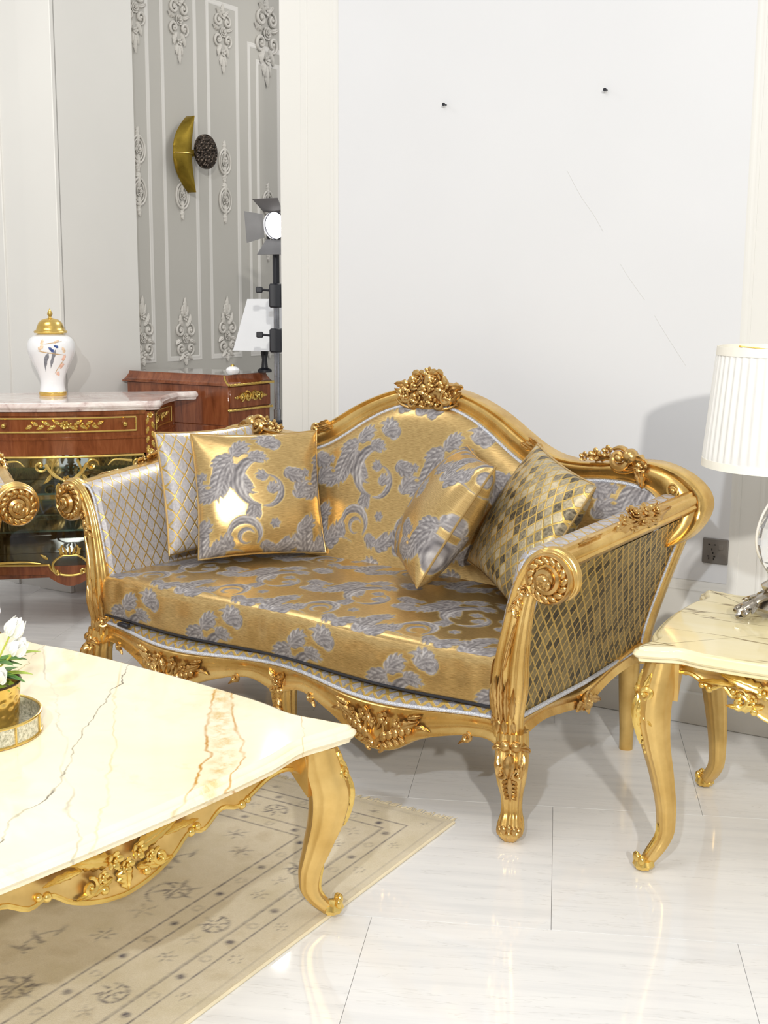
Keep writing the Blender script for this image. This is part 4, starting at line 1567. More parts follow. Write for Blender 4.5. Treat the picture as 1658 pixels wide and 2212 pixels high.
def slab(outline, z0, z1, mat, name, parent, prof=None):
    """stone top with a moulded edge"""
    T = unit(np.roll(outline, -1, 0) - np.roll(outline, 1, 0))
    N = np.stack([T[:, 1], -T[:, 0]], -1)
    if np.mean(np.sum(N * outline, -1)) < 0:
        N = -N
    h = z1 - z0
    prof = prof or [(-.030, 0), (-.018, 0), (-.010, .10), (-.008, .32), (.0, .38), (.004, .52), (.0, .70), (-.008, .78), (-.009, .86), (-.014, .96), (-.020, 1.0)]
    P = np.stack([np.concatenate([outline + N * o, np.full((len(outline), 1), z0 + h * k)], -1) for o, k in prof], 0)
    g = G(); g.grid(P, cv=True)
    m = len(outline)
    last = (len(prof) - 1) * m
    o_in = P[-1][:, :2]
    rings = np.stack([np.concatenate([o_in * k, np.full((m, 1), z1)], -1) for k in (1.0, .85, .6, .3, .02)], 0)
    g.grid(rings, cv=True)
    o_in = P[0][:, :2]
    rings = np.stack([np.concatenate([o_in * k, np.full((m, 1), z0)], -1) for k in (1.0, .6, .02)], 0)
    g.grid(rings, cv=True, flip=True)
    return g.build(name, mat, parent, smooth=35)


_t = np.linspace(0, 2 * PI, 48, endpoint=False)
RIDGED = superell(48, 2.8)
_d = np.abs(((_t - PI / 4 + PI / 4) % (PI / 2)) - PI / 4)
RIDGED = RIDGED * (1 + .07 * np.exp(-(_d / .10) ** 2) - .05 * np.exp(-((_d - .26) / .09) ** 2))[:, None]


def carved_table(root, a, b, H, zt, slab_h, mat, leg_pts, drop=.075, inset=.055, centre=True):
    slab(top_outline(a, b), zt - slab_h, zt, mat, 'marble_top', root)
    zf = zt - slab_h
    ia, ib = a - inset, b - inset
    # aprons
    for k, (half, off, ang) in enumerate(((ia, ib, 0), (ib, ia, PI / 2), (ia, ib, PI), (ib, ia, 1.5 * PI))):
        c, s = math.cos(ang), math.sin(ang)
        ex = A(c, s, 0); en = A(s, -c, 0)
        x = np.linspace(-half, half, 90)
        q = np.abs(x) / half
        yo = off - .010 + .012 * np.cos(PI * q) - .004
        zb = zf - drop * lerpf(q, [0, .10, .22, .30, .36, .46, .56, .62, .74, .86, 1.0], [1.55, 1.45, 1.15, .80, .92, .62, .78, .66, .42, .50, 1.3])
        fo = np.array([(-.024, 1), (.002, 1), (.0, .8), (-.004, .5), (.002, .2), (.006, .06), (.002, 0), (-.024, 0)])
        P = x[:, None, None] * ex + (yo[:, None] + fo[None, :, 0])[..., None] * en + (zb[:, None] + (zf + .002 - zb)[:, None] * fo[None, :, 1])[..., None] * ZZ
        ap = G().grid(P, cv=True, capu=True).build('apron', M_GOLD_PALE, root, smooth=50)
        # beaded scroll line along the scalloped edge
        pt = x[:, None] * ex + (yo + .004)[:, None] * en + (zb + .003)[:, None] * ZZ
        g = G(); g.tube(pt[6:-6], .0055, 7)
        for qq in (.30, .58):
            for sx in (-1, 1):
                i = int(np.argmin(np.abs(x - sx * qq * half)))
                g.ball(pt[i] + ZZ * -.002, .0105, None, 6, 9)
                g.ball(pt[i] + ex * sx * .018 + ZZ * .004, .0085, None, 6, 9)
        g.build('edge_scroll', M_BRASS, ap)

        def S(u, v, ex=ex, en=en, off=off):
            return ex * u + en * (off + .002) + ZZ * v, en
        R = Relief(S)
        zc = zf - drop * .75
        for s2 in (-1, 1):
            R.leaf(s2 * .02, zc + .012, PI / 2 - s2 * 1.35, .12, .040, .012, s2 * .15, 6)
            R.leaf(s2 * .03, zc - .02, PI / 2 - s2 * 1.9, .09, .030, .012, s2 * .5, 5)
            R.leaf(s2 * .10, zc + .02, PI / 2 - s2 * 1.5, .09, .020, .009, -s2 * .1, 4)
            R.scroll(s2 * .085, zc - .018, .018, PI / 2, 1.2, .006, s2, .003)
            R.bead(s2 * .052, zc - .036, .010, .004)
        R.leaf(0, zc + .0, -PI / 2, .055, .045, .014, 0, 4)
        cv = R.build('apron_carving', M_BRASS, ap)
        for u0, v0, r in ((-.030, .016, .020), (.030, .016, .020), (0, -.004, .017), (-.058, -.006, .014), (.058, -.006, .014)):
            R = Relief(S); R.flower(u0, zc + v0, r, 5, .006); R.build('blossom', M_BRASS, cv)
    # legs
    for sx in (-1, 1):
        for sy in (-1, 1):
            g = G()
            d = unit(A(sx, sy, 0))
            cabriole(g, (sx * (ia - .006), sy * (ib - .006)), d, [(z * zf, o, w, t) for z, o, w, t in leg_pts], 50, prof=RIDGED)
            leg = g.build('leg', M_GOLD_PALE, root, smooth=60)
            cdir = A(-d[1], d[0], 0)
            knee = leg_pts[2]
            ex = cdir if np.cross(cdir, ZZ) @ d > 0 else -cdir
            R = Relief(limb_S(g.limb))
            zk = knee[0] * zf
            for s2 in (-1, 1):
                R.scroll(s2 * .020, zk + .045, .015, -PI / 2, 1.2, .006, s2, .002)
                R.leaf(s2 * .010, zk + .03, -PI / 2 - s2 * .1, .07, .022, .012, s2 * .2, 4)
                R.leaf(s2 * .012, zk + .05, PI / 2 - s2 * .3, .045, .022, .010, s2 * .3, 3)
                R.leaf(s2 * .022, zk - .01, -PI / 2 + s2 * .6, .03, .014, .008, 0, 0)
            R.leaf(0, zk + .04, -PI / 2, .13, .026, .014, 0, 6)
            for k in range(5):
                R.bead(0, zk - .06 - .013 * k, .0075 - .0006 * k, -.001)
            R.build('knee_carving', M_BRASS, leg)
            limb = g.limb
            # scrolled toe
            oo = A(sx * (ia - .006), sy * (ib - .006), 0) + d * (leg_pts[-2][1] + .012)
            g = G()
            g.rev([(.008, .002), (.020, .006), (.026, .016), (.022, .028), (.010, .034)], 18, oo, mod=lambda th, z: 1 + .08 * np.cos(9 * th))
            R = Relief(Relief.plane(oo + d * .018 + ZZ * .030, ex, ZZ), g)
            for s2 in (-1, 0, 1):
                R.bead(s2 * .014, .006 - .004 * abs(s2), .0105, -.004 * abs(s2), 1.3, PI / 2)
            g.build('scroll_toe', M_BRASS, leg)
            R = Relief(limb_S(limb))
            R.leaf(0, .040, PI / 2, .08, .020, .008, 0, 5)
            R.build('toe_leaf', M_BRASS, leg)


LEG_C = [(1.0, .0, .036, .040), (.88, .010, .040, .046), (.74, .024, .044, .048), (.58, .018, .040, .042), (.40, -.004, .032, .033), (.24, -.022, .024, .025), (.14, -.018, .021, .022), (.075, .004, .021, .022), (.04, .018, .018, .018), (0.02, .020, .010, .010)]
coffee = thing('coffee_table', 'low gilded coffee table with a cream marble top', 'table', (-.953, 2.587, .007), TS)
carved_table(coffee, .640, .635, .46, .455, .044, M_MARBLE, LEG_C, .085)
LEG_S = [(1.0, .0, .030, .034), (.90, .012, .034, .040), (.78, .022, .038, .042), (.62, .010, .032, .034), (.44, -.014, .026, .027), (.26, -.030, .021, .022), (.15, -.026, .019, .020), (.08, .0, .019, .020), (.045, .014, .016, .016), (0.02, .016, .009, .009)]
side = thing('side_table', 'gilded side table with a veined yellow marble top under the lamp', 'table', (1.06, 3.075, 0), math.radians(-28))
carved_table(side, .335, .345, .58, .582, .040, M_MARBLE_STRIPE, LEG_S, .075, .050)


# ------------------------------------------------------------------ table lamp
lp = thing('table_lamp', 'table lamp with a pleated white shade and crystal body on the side table', 'lamp', (1.03, 3.20, .585))
prof = [(.186, .700), (.188, .704)]
NP = 54


def pleat(th, z):
    return 1 + .012 * np.sin(NP * th) * ((z > .418) & (z < .680))


zs = np.linspace(.400, .702, 24)
rs = .210 + (.184 - .210) * (zs - .400) / .302
g = G(); g.rev(np.stack([rs, zs], -1), NP * 8, mod=pleat)
g.N = []
m = Mat('pleated_white_silk')
m.set(Base_Color=m.ramp(m.noise(scale=20), [(0.3, lin(240, 240, 240)), (0.7, lin(248, 248, 247))]), Roughness=0.7)
m.b.inputs['Transmission Weight'].default_value = 0.0
tr = m.n('ShaderNodeBsdfTranslucent'); tr.inputs[0].default_value = (.9, .9, .88, 1)
mx = m.n('ShaderNodeMixShader'); mx.inputs[0].default_value = .35
m.link(m.b.outputs[0], mx.inputs[1]); m.link(tr.outputs[0], mx.inputs[2])
m.link(mx.outputs[0], m.nt.nodes['Material Output'].inputs[0])
sh = g.build('shade', m.m, lp, smooth=70)
for z0, z1, r0, r1 in ((.398, .418, .2115, .2100), (.682, .704, .1870, .1852)):
    g = G(); g.rev([(r0 + .0006, z0), (r1 + .0006, z1), (r1 - .003, z1), (r0 - .003, z0)], 72); g.N = []
    g.grid(np.zeros((2, 2, 3)))if 0 else None
    g.build('shade_band', plain('shade_band_silk', lin(238, 235, 224), .6), sh)
g = G()
t = np.linspace(0, 2 * PI, 40, endpoint=False)
for k in range(3):
    a = 2 * PI * k / 3
    g.tube([(0, 0, .69), (.184 * math.cos(a), .184 * math.sin(a), .698)], .002, 6)
g.tube([(0, 0, .30), (0, 0, .71)], .005, 8)
g.build('spider', M_BRASS, lp)
# silver foot with four leafy scrolls
g = G(); g.rev([(.0, .020), (.052, .020), (.060, .030), (.050, .040), (.034, .050), (.030, .066), (.040, .076), (.044, .086), (.030, .096), (.020, .104), (.0, .104)], 32, mod=lambda th, z: 1 + .03 * np.cos(8 * th))
foot = g.build('foot', M_SILVER, lp)
for k in range(4):
    a = PI / 4 + k * PI / 2 + math.radians(-28)
    d = A(math.cos(a), math.sin(a), 0); c = A(-d[1], d[0], 0)
    g = G()
    pth = spline([d * .030 + ZZ * .060, d * .060 + ZZ * .050, d * .086 + ZZ * .026, d * .104 + ZZ * .010, d * .118 + ZZ * .009], 20)
    g.tube(pth, np.linspace(.020, .008, 20), 9, flat=.6)
    R = Relief(Relief.plane(d * .078 + ZZ * .040, c, unit(ZZ * .6 - d * .8)), g)
    R.leaf(0, .03, -PI / 2, .085, .040, .012, 0, 5)
    for s2 in (-1, 1):
        R.scroll(s2 * .018, -.030, .013, PI / 2, 1.2, .005, s2)
        R.leaf(s2 * .008, .01, -PI / 2 + s2 * .7, .05, .02, .008, 0, 3)
    g.build('scroll_foot', M_SILVER, foot)
m = Mat('cut_crystal')
m.set(Base_Color=(.96, .97, 1.0), Roughness=.02)
m.b.inputs['Transmission Weight'].default_value = .9
m.b.inputs['IOR'].default_value = 1.5
M_CRYSTAL = m.m
g = G(); g.rev([(.012, .104), (.026, .112), (.052, .150), (.064, .195), (.058, .240), (.036, .275), (.018, .292), (.012, .300)], 14)
g.build('crystal_body', M_CRYSTAL, lp, smooth=0)
g = G(); g.rev([(.012, .296), (.022, .300), (.022, .308), (.014, .316), (.014, .372), (.020, .378), (.018, .400), (.0, .402)], 20)
g.build('neck', M_SILVER, lp)
g = G()
pth = spline([(.0, .01, .330), (-.035, -.02, .318), (-.066, -.035, .270), (-.074, -.03, .215), (-.058, -.01, .165), (-.025, .03, .14), (.01, .09, .10), (.05, .16, .010), (.08, .23, .006)], 60)
g.tube(pth, .0032, 8)
g.build('power_cord', M_CORD, lp, label='clear cord looping beside the crystal')

# ------------------------------------------------------------------ rug
TR_ = math.atan2(UW[1], UW[0])
RW, RL = 1.55, 2.5
rug = thing('rug', 'beige patterned rug with a fringed end under the coffee table', 'rug', onp := A(.1925, 3.2145, 0), math.atan2(-.515, .857))
na, nb = 250, 360
a_ = -RW * np.linspace(0, 1, na) ** 1.25
b_ = -RL * np.linspace(0, 1, nb) ** 1.1
Aa, Bb = np.meshgrid(a_, b_, indexing='ij')
ia = -Aa; ib = -Bb
d_edge = np.minimum(ia, ib)           # distance from the nearer of the two edges seen
along = np.where(ia < ib, ib, ia)
ink = np.zeros_like(Aa)


def stripe(x, c, w):
    return np.clip(1.3 - np.abs(x - c) / w, 0, 1)


for c, w, k in ((.092, .0035, .75), (.140, .0035, .75), (.250, .0035, .75), (.300, .0035, .75), (.020, .003, .25)):
    ink = np.maximum(ink, k * stripe(d_edge, c, w))
for row in (.116, .275):
    ph = ((along - .497 + .083) % .166) - .083
    ink = np.maximum(ink, .95 * np.clip(1.6 - np.hypot(ph, d_edge - row) / .0085, 0, 1))
    ring = np.hypot(((along - .414 + .083) % .166) - .083, d_edge - row)
    ink = np.maximum(ink, .35 * np.clip(1.3 - np.abs(ring - .011) / .003, 0, 1))


def motif(x, y, arms=6, r=.05):
    """small leafy sprig round the origin"""
    th = np.arctan2(y, x); rr = np.hypot(x, y) + 1e-9
    v = np.cos(arms * th + 26 * rr) - (rr / r) * 1.3 + .1
    return np.clip(v * 3.0, 0, 1) * (rr < r)


def swirl(x, y, r=.06):
    th = np.arctan2(y, x); rr = np.hypot(x, y) + 1e-9
    s = np.abs(((th / (2 * PI) * .045 + rr) % .045) - .0225)
    return np.clip(1.4 - s / .0032, 0, 1) * (rr < r)


for row, per, off, r, k in ((.060, .166, .05, .026, .55), (.195, .332, .12, .052, .75), (.195, .332, .285, .034, .6), (.375, .50, .2, .075, .7), (.375, .50, .45, .045, .55)):
    x = ((along - off + per / 2) % per) - per / 2
    y = d_edge - row
    ink = np.maximum(ink, k * motif(x, y, 6, r))
    if r > .05:
        ink = np.maximum(ink, k * swirl(x - r * .2, y, r * .9) * (np.abs(y) < r * .8))
        ink = np.maximum(ink, .5 * k * motif(x - per * .24, y * 1.2, 5, r * .7))
fld = (d_edge > .46)
x = ((ia + .2) % .42) - .21; y = ((ib + .1) % .46) - .23
ink = np.maximum(ink, fld * .6 * np.maximum(motif(x, y, 8, .13), swirl(x, y, .10)))
x = ((ia) % .42) - .21; y = ((ib + .33) % .46) - .23
ink = np.maximum(ink, fld * .45 * motif(x, y, 5, .08))
nz = RNG.random(ink.shape)
ink = np.clip(ink * (.55 + .6 * nz), 0, 1)
P = np.stack([Aa, Bb, np.full_like(Aa, .007)], -1)
m = Mat('beige_rug_pile')
at = m.n('ShaderNodeAttribute', attribute_name='weave')
s = m.n('ShaderNodeSeparateColor'); m.link(at.outputs[0], s.inputs[0])
base = m.ramp(m.noise(scale=7, detail=5, rough=.65), [(.3, lin(208, 198, 172)), (.55, lin(220, 211, 190)), (.75, lin(200, 188, 162))])
base = m.mix(m.math('MULTIPLY', m.noise(scale=320, detail=2), .35), base, lin(160, 140, 104))
m.set(Base_Color=m.mix(s.outputs[0], base, lin(92, 88, 96)), Roughness=.9)
m.b.inputs['Specular IOR Level'].default_value = .1
m.bump(m.noise(scale=500, detail=2), .4, .003)
M_RUG = m.m
w4 = np.stack([ink, ink * 0, ink * 0, ink * 0 + 1], -1)
G().grid(P).build('pile', M_RUG, rug, uv=P[..., :2], col=w4)
g = G(); g.box((-RW, -RL, .0005), (0, 0, .0066), .001)
M_EDGE = plain('cream_rug_binding', lin(224, 212, 182), .9)
g.build('binding', M_EDGE, rug, smooth=0)
g = G(); g.tube([(.002, -RL, .004), (.002, 0, .004)], .0042, 8); g.build('side_cord', M_EDGE, rug)
g = G()
for k in range(420):
    x = -RW * k / 420 - RNG.random() * .003
    L = .022 + .016 * RNG.random(); sw = (RNG.random() - .5) * .02
    g.tube([(x, -.001, .005), (x + sw * .5, L * .55, .004), (x + sw, L, .0022)], (.0016, .0013, .0007), 4)
fg = g.build('fringe', M_EDGE, rug); fg['kind'] = 'stuff'

# ------------------------------------------------------------------ marble-topped vitrine by the far wall
cab = thing('display_cabinet', 'mahogany display cabinet with gilt mounts and a marble top', 'cabinet', (-1.345, 5.28, 0), math.radians(13))
CX = .335


def front_pt(x, z, o=0.0):
    y = -.042 * math.cos(PI * np.clip(x / (2 * CX), -.5, .5))
    e = .042 * PI / (2 * CX) * math.sin(PI * x / (2 * CX))
    n = unit(A(e * -1.0, -1, 0)) if abs(x) <= CX else A(0, -1, 0)
    n = unit(A(-e, -1.0, 0)) * A(-1, 1, 1) if False else unit(A(e * -1 * -1, -1, 0))
    return A(x, y, z) + n * o, n


def front_S(o=0.0):
    return lambda a, b: front_pt(a, b, o)


def side_pt(sx, t, z, o=0.0):
    p0, p1 = A(.372, .018), A(.485, .47)
    d = p1 - p0; L = np.linalg.norm(d); d = d / L
    n = A(d[1], -d[0])
    q = p0 + d * t * L - n * .025 * math.sin(PI * t)
    p = q + n * o
    return A(sx * p[0], p[1], z), A(sx * n[0], n[1], 0)


def bent(name, xs, z0, z1, mat, parent, thick=.018, fn=None, zlow=None, o=0.0):
    """panel following the bowed front (or any fn(x,z,o))"""
    fn = fn or front_pt
    P = []
    for x in xs:
        zb = zlow(x) if zlow else z0
        P.append([fn(x, z1, o)[0], fn(x, zb, o)[0], fn(x, zb, o - thick)[0], fn(x, z1, o - thick)[0]])
    return G().grid(np.array(P), cv=True, capu=True).build(name, mat, parent, smooth=30)


XS = np.linspace(-CX, CX, 31)
bent('frieze', XS, .735, .915, M_WOOD, cab)
bent('band_moulding', XS, .800, .812, M_WOOD, cab, o=.006, thick=.02)
bent('top_moulding', XS, .902, .918, M_WOOD, cab, o=.008, thick=.02)


def apron_low(x):
    q = abs(x) / .11
    return .225 - .052 * (math.cos(PI * q / 2) ** 1.2 if q < 1 else 0)


bent('apron', np.linspace(-CX, CX, 61), .2, .262, M_WOOD, cab, zlow=apron_low)
for sx in (-1, 1):
    bent('side_panel', np.linspace(0, 1, 14), .215, .915, M_WOOD, cab, fn=lambda t, z, o, sx=sx: side_pt(sx, t, z, o))
    bent('side_moulding', np.linspace(0, 1, 14), .795, .806, M_WOOD, cab, fn=lambda t, z, o, sx=sx: side_pt(sx, t, z, o), o=.005, thick=.015)
    # canted corner stile, with its gilt drop
    g = G()
    g.box((sx * .352 - .020, -.016, .0), (sx * .352 + .020, .026, .915), .006)
    st = g.build('corner_stile', M_WOOD, cab)
    R = Relief(Relief.plane((sx * .352, -.017, .83), (1, 0, 0), (0, 0, 1)))
    for k in range(7):
        R.leaf((k % 2 - .5) * .014, .06 - .020 * k, -PI / 2 + (k % 2 - .5) * .5, .036, .020, .008, 0, 3)
    R.flower(0, .068, .014); R.scroll(-.007, -.085, .009, PI / 2, 1.1, .004, -1); R.scroll(.007, -.085, .009, PI / 2, 1.1, .004, 1)
    R.leaf(0, -.09, -PI / 2, .06, .022, .008, 0, 4)
    R.build('corner_mount', M_BRASS, st)
    g = G(); g.box((sx * .452 - .022, .420, 0), (sx * .452 + .022, .462, .24), .004)
    g.build('leg', M_WOOD, cab)
    # drawer mount on the side
    S = lambda a, b, sx=sx: side_pt(sx, a / .466, b, .004)
    pts = [(.06, .825), (.41, .825), (.41, .895), (.06, .895)]
    g = G()
    for k in range(4):
        p, q = pts[k], pts[(k + 1) % 4]
        L = [S(p[0] + (q[0] - p[0]) * t, p[1] + (q[1] - p[1]) * t)[0] for t in np.linspace(0, 1, 9)]
        g.tube(L, .0035, 6)
    g.build('gilt_frame', M_BRASS, cab)
    R = Relief(S)
    for s2 in (-1, 1):
        for k in range(4):
            R.leaf(.235 + s2 * (.01 + .03 * k), .86, PI / 2 - s2 * 1.5 + (k % 2 - .5) * .7, .04, .018, .006, 0, 3)
    R.flower(.235, .86, .018)
    R.build('side_mount', M_BRASS, cab)
g = G(); g.box((-.48, .455, .20), (.48, .475, .915), .002); g.build('back_board', M_WOOD, cab)
g = G(); g.box((-.36, -.005, .205), (.36, .455, .225), .002); g.build('bottom_board', M_WOOD, cab)
g = G(); g.box((-.36, .0, .735), (.36, .455, .75), .002); g.build('inner_top', M_WOOD, cab)
# drawer front
dr = bent('drawer', np.linspace(-.300, .300, 27), .828, .896, M_WOOD, cab, o=.004, thick=.01)
g = G()
S = front_S(.005)
for p, q in (((-.292, .834), (.292, .834)), ((.292, .834), (.292, .891)), ((.292, .891), (-.292, .891)), ((-.292, .891), (-.292, .834))):
    g.tube([S(p[0] + (q[0] - p[0]) * t, p[1] + (q[1] - p[1]) * t)[0] for t in np.linspace(0, 1, 25)], .0038, 6)
g.build('gilt_frame', M_BRASS, dr)
for sx in (-1, 1):
    P, n = front_pt(sx * .245, .862, .004)
    g = G(); g.ball(P + n * .010, .011, None, 8, 12); g.tube([P, P + n * .008], .005, 8)
    g.build('knob', M_BRASS, dr)
R = Relief(front_S(.004))
for s2 in (-1, 1):
    for k in range(6):
        R.leaf(s2 * (.012 + .024 * k), .862, PI / 2 - s2 * 1.55 + (k % 2 - .5) * 1.0, .046 - .003 * k, .024, .009, 0, 3)
        if k < 5:
            R.bead(s2 * (.024 + .024 * k), .862 - .006 * (k % 2 * 2 - 1), .006, .003)
R.flower(0, .864, .020, 7, .004)
R.build('garland_mount', M_BRASS, dr)
# glazed door
def clear_glass(name, tint, body=0.0, gloss=.10):
    m = Mat(name)
    m.set(Base_Color=tint, Roughness=.05)
    tp = m.n('ShaderNodeBsdfTransparent'); tp.inputs[0].default_value = (*[.5 + .5 * c for c in tint], 1)
    gl = m.n('ShaderNodeBsdfGlossy'); gl.inputs['Roughness'].default_value = .02
    a = m.n('ShaderNodeMixShader'); a.inputs[0].default_value = body
    m.link(tp.outputs[0], a.inputs[1]); m.link(m.b.outputs[0], a.inputs[2])
    lw = m.n('ShaderNodeFresnel'); lw.inputs[0].default_value = 1.45
    b = m.n('ShaderNodeMixShader'); m.link(m.math('MULTIPLY', lw.outputs[0], gloss * 10), b.inputs[0])
    m.link(a.outputs[0], b.inputs[1]); m.link(gl.outputs[0], b.inputs[2])
    m.link(b.outputs[0], m.nt.nodes['Material Output'].inputs[0])
    return m.m


M_GLASS = clear_glass('showcase_glass', (.97, .99, .985))
mm = Mat('mirror_backing')
mm.set(Base_Color=mm.ramp(mm.noise(scale=3), [(.3, lin(196, 206, 210)), (.7, lin(214, 222, 224))]), Metallic=1.0, Roughness=.03)
M_MIRROR = mm.m


def pane_low(x):
    q = abs(x) / .085
    return .268 - .048 * (math.sqrt(1 - q * q) if q < 1 else 0)


door = bent('door', np.linspace(-.318, .318, 61), .26, .724, M_GLASS, cab, zlow=lambda x: pane_low(x) + .004, thick=.004, o=-.004)
door['label'] = 'glazed door with gilt scrollwork'
g = G()
top = [front_pt(x, .728, .002)[0] for x in np.linspace(-.322, .322, 31)]
bot = [front_pt(x, pane_low(x), .002)[0] for x in np.linspace(-.322, .322, 121)]
g.tube(np.array(top), .0055, 8); g.tube(np.array(bot), .0055, 8)
for sx in (-1, 1):
    g.tube([front_pt(sx * .322, z, .002)[0] for z in (.268, .5, .728)], .0055, 8)
g.build('door_frame', M_BRASS, door)
R = Relief(front_S(.002))
for s2 in (-1, 1):
    R.scroll(s2 * .295, .690, .020, PI / 2, 1.2, .006, s2)
    R.stem([(s2 * .312, .66), (s2 * .300, .60), (s2 * .312, .54), (s2 * .306, .50)], .007)
    R.stem([(s2 * .27, .705), (s2 * .20, .712), (s2 * .17, .69)], .006)
    R.scroll(s2 * .105, .692, .026, 0, 1.1, .006, s2)
    R.stem([(s2 * .085, .700), (s2 * .050, .650), (s2 * .0, .628)], .009)
    R.stem([(s2 * .045, .718), (s2 * .058, .670), (s2 * .02, .634)], .007)
    R.leaf(s2 * .065, .655, -PI / 2 + s2 * .4, .05, .022, .007, s2 * .6, 4)
    R.leaf(s2 * .03, .62, -PI / 2 + s2 * .5, .05, .024, .007, -s2 * .6, 4)
    R.leaf(s2 * .016, .57, -PI / 2 + s2 * .6, .045, .022, .007, -s2 * .8, 4)
    R.stem([(s2 * .310, .30), (s2 * .292, .36), (s2 * .306, .44)], .007)
    R.stem([(s2 * .29, .278), (s2 * .19, .282), (s2 * .12, .275)], .006)
    R.stem([(s2 * .062, .232), (s2 * .070, .275), (s2 * .035, .305), (s2 * .0, .306)], .007)
    R.scroll(s2 * .052, .236, .012, 0, 1.1, .005, s2)
    R.leaf(s2 * .035, .305, PI / 2 - s2 * .3, .055, .018, .006, s2 * 1.1, 3)
    R.leaf(s2 * .09, .290, PI / 2 - s2 * .9, .04, .018, .006, 0, 3)
R.leaf(0, .62, -PI / 2, .08, .04, .010, 0, 5); R.flower(0, .635, .018); R.leaf(0, .555, -PI / 2, .05, .03, .008, 0, 3)
for k in range(5):
    R.leaf((k - 2) * .010, .305, PI / 2 - (k - 2) * .35, .045, .012, .006, 0, 0)
R.build('filigree_mount', M_BRASS, door)
g = G(); g.box((-.34, .430, .226), (.34, .436, .734)); g.build('mirror', M_MIRROR, cab, smooth=0)
M_SHELF = clear_glass('green_edged_glass', lin(176, 236, 218), .16)
for z in (.400, .560):
    g = G(); g.box((-.335, .012, z), (.335, .425, z + .008), .001)
    g.build('glass_shelf', M_SHELF, cab, smooth=0)
# marble top following the plan
half = [(0, -.066)] + [(x, -.022 + front_pt(x, 0)[0][1]) for x in (.10, .20, .30)] + [(.352, -.040), (.392, -.024), (.404, .010)] + [tuple(side_pt(1, t, 0, .034)[0][:2]) for t in (.12, .35, .65, .9)] + [(.522, .490)]
out = np.array(half + [(-x, y) for x, y in half[::-1][:-1]])
out = spline(np.vstack([out, out[:1]]), 200)[:-1]
ctr = A(0, .22)
mt = slab(out - ctr, .918, .958, M_MARBLE_PINK, 'marble_top', cab, [(-.020, 0), (-.008, .06), (-.006, .30), (.0, .36), (.003, .55), (.0, .80), (-.006, .97), (-.012, 1.0)])
mt.location = (ctr[0], ctr[1], 0)

# ------------------------------------------------------------------ temple jar
jar = thing('ginger_jar', 'white porcelain lidded jar painted with birds and blossom', 'jar', (-1.475, 5.60, .958))
BODY = np.array([(.0, .010), (.057, .010), (.056, .022), (.052, .045), (.054, .075), (.068, .115), (.088, .155), (.101, .190), (.104, .215), (.098, .240), (.082, .258), (.060, .268), (.050, .272), (.0, .272)])
bs = spline(BODY[1:-1], 40)
g = G(); g.rev(np.vstack([BODY[:1], bs, BODY[-1:]]), 40)
body = g.build('body', M_CERAMIC, jar, smooth=50)
g = G(); g.rev([(.0, 0), (.058, 0), (.060, .004), (.060, .014), (.056, .018), (.0, .018)], 40); g.build('gilt_foot', M_BRASS, jar)
g = G(); g.rev([(.0, .268), (.056, .268), (.058, .273), (.070, .274), (.073, .279), (.070, .284), (.062, .288), (.058, .302), (.050, .320), (.036, .332), (.018, .337), (.008, .340), (.006, .346), (.011, .353), (.012, .360), (.007, .370), (.002, .380), (.0, .381)], 40)
lid = g.build('lid', M_BRASS, jar, smooth=60)


def jar_S(a, b):
    r = np.interp(b, bs[:, 1], bs[:, 0])
    th = -PI / 2 + .25 + a / .1
    n = A(math.cos(th), math.sin(th), 0)
    return n * (r + .0024) + ZZ * b, n


MP = {k: plain('painted_' + k, c, .2, var=.25, scale=90) for k, c in (('blue', lin(70, 92, 150)), ('grey', lin(132, 134, 142)), ('pink', lin(236, 190, 170)), ('apricot', lin(236, 206, 176)), ('ochre', lin(196, 160, 110)))}
for nm, c, ls in (('painted_bird', 'blue', ((.010, .195, 2.3, .03, .016), (.030, .214, 2.6, .022, .014))), ('painted_bird', 'grey', ((-.012, .190, -2.0, .075, .020), (.018, .205, -1.9, .085, .018), (-.028, .175, -1.8, .07, .010))),
                  ('painted_blossom', 'pink', ((.045, .13, .3, .03, .024), (.055, .155, 1.2, .03, .022), (.03, .105, -.5, .03, .022), (.06, .12, 2, .028, .02))),
                  ('painted_blossom', 'apricot', ((-.055, .205, .6, .03, .02), (-.04, .225, 1.4, .026, .018), (.06, .19, 2, .03, .018), (.01, .235, .3, .03, .012))),
                  ('painted_twig', 'ochre', ((-.06, .20, -.2, .12, .005), (.02, .10, .9, .08, .005), (-.03, .23, .1, .08, .004)))):
    R = Relief(jar_S)
    for a, b, t, L, W in ls:
        R.leaf(a, b, t, L, W, .0016, .1, 2)
    for v in R.g.V:
        pass
    R.build(nm, MP[c], body)

# ------------------------------------------------------------------ second chest, in the opening
CH_S0, CH_S1, CH_N0, CH_N1, CH_Z = SC + .012, -3.60, 4.60, 4.945, 1.035
ch = thing('mahogany_chest', 'plain-sided mahogany chest with rope gilt mouldings in the opening', 'chest')


def wlift(name, s0, s1, n0, n1, z0, z1, mat, parent, cx=.003):
    g = G(); wbox(g, s0, s1, n0, n1, z0, z1, cx)
    return g.build(name, mat, parent)


wlift('body', CH_S0 + .02, CH_S1 - .012, CH_N0 + .012, CH_N1 - .012, .80, .985, M_WOOD, ch)
wlift('lower_body', CH_S0 + .02, CH_S1 - .03, CH_N0 + .016, CH_N1 - .016, .10, .80, M_WOOD, ch)
wlift('plinth', CH_S0 + .015, CH_S1 - .01, CH_N0 + .010, CH_N1 - .010, .0, .10, M_WOOD, ch)
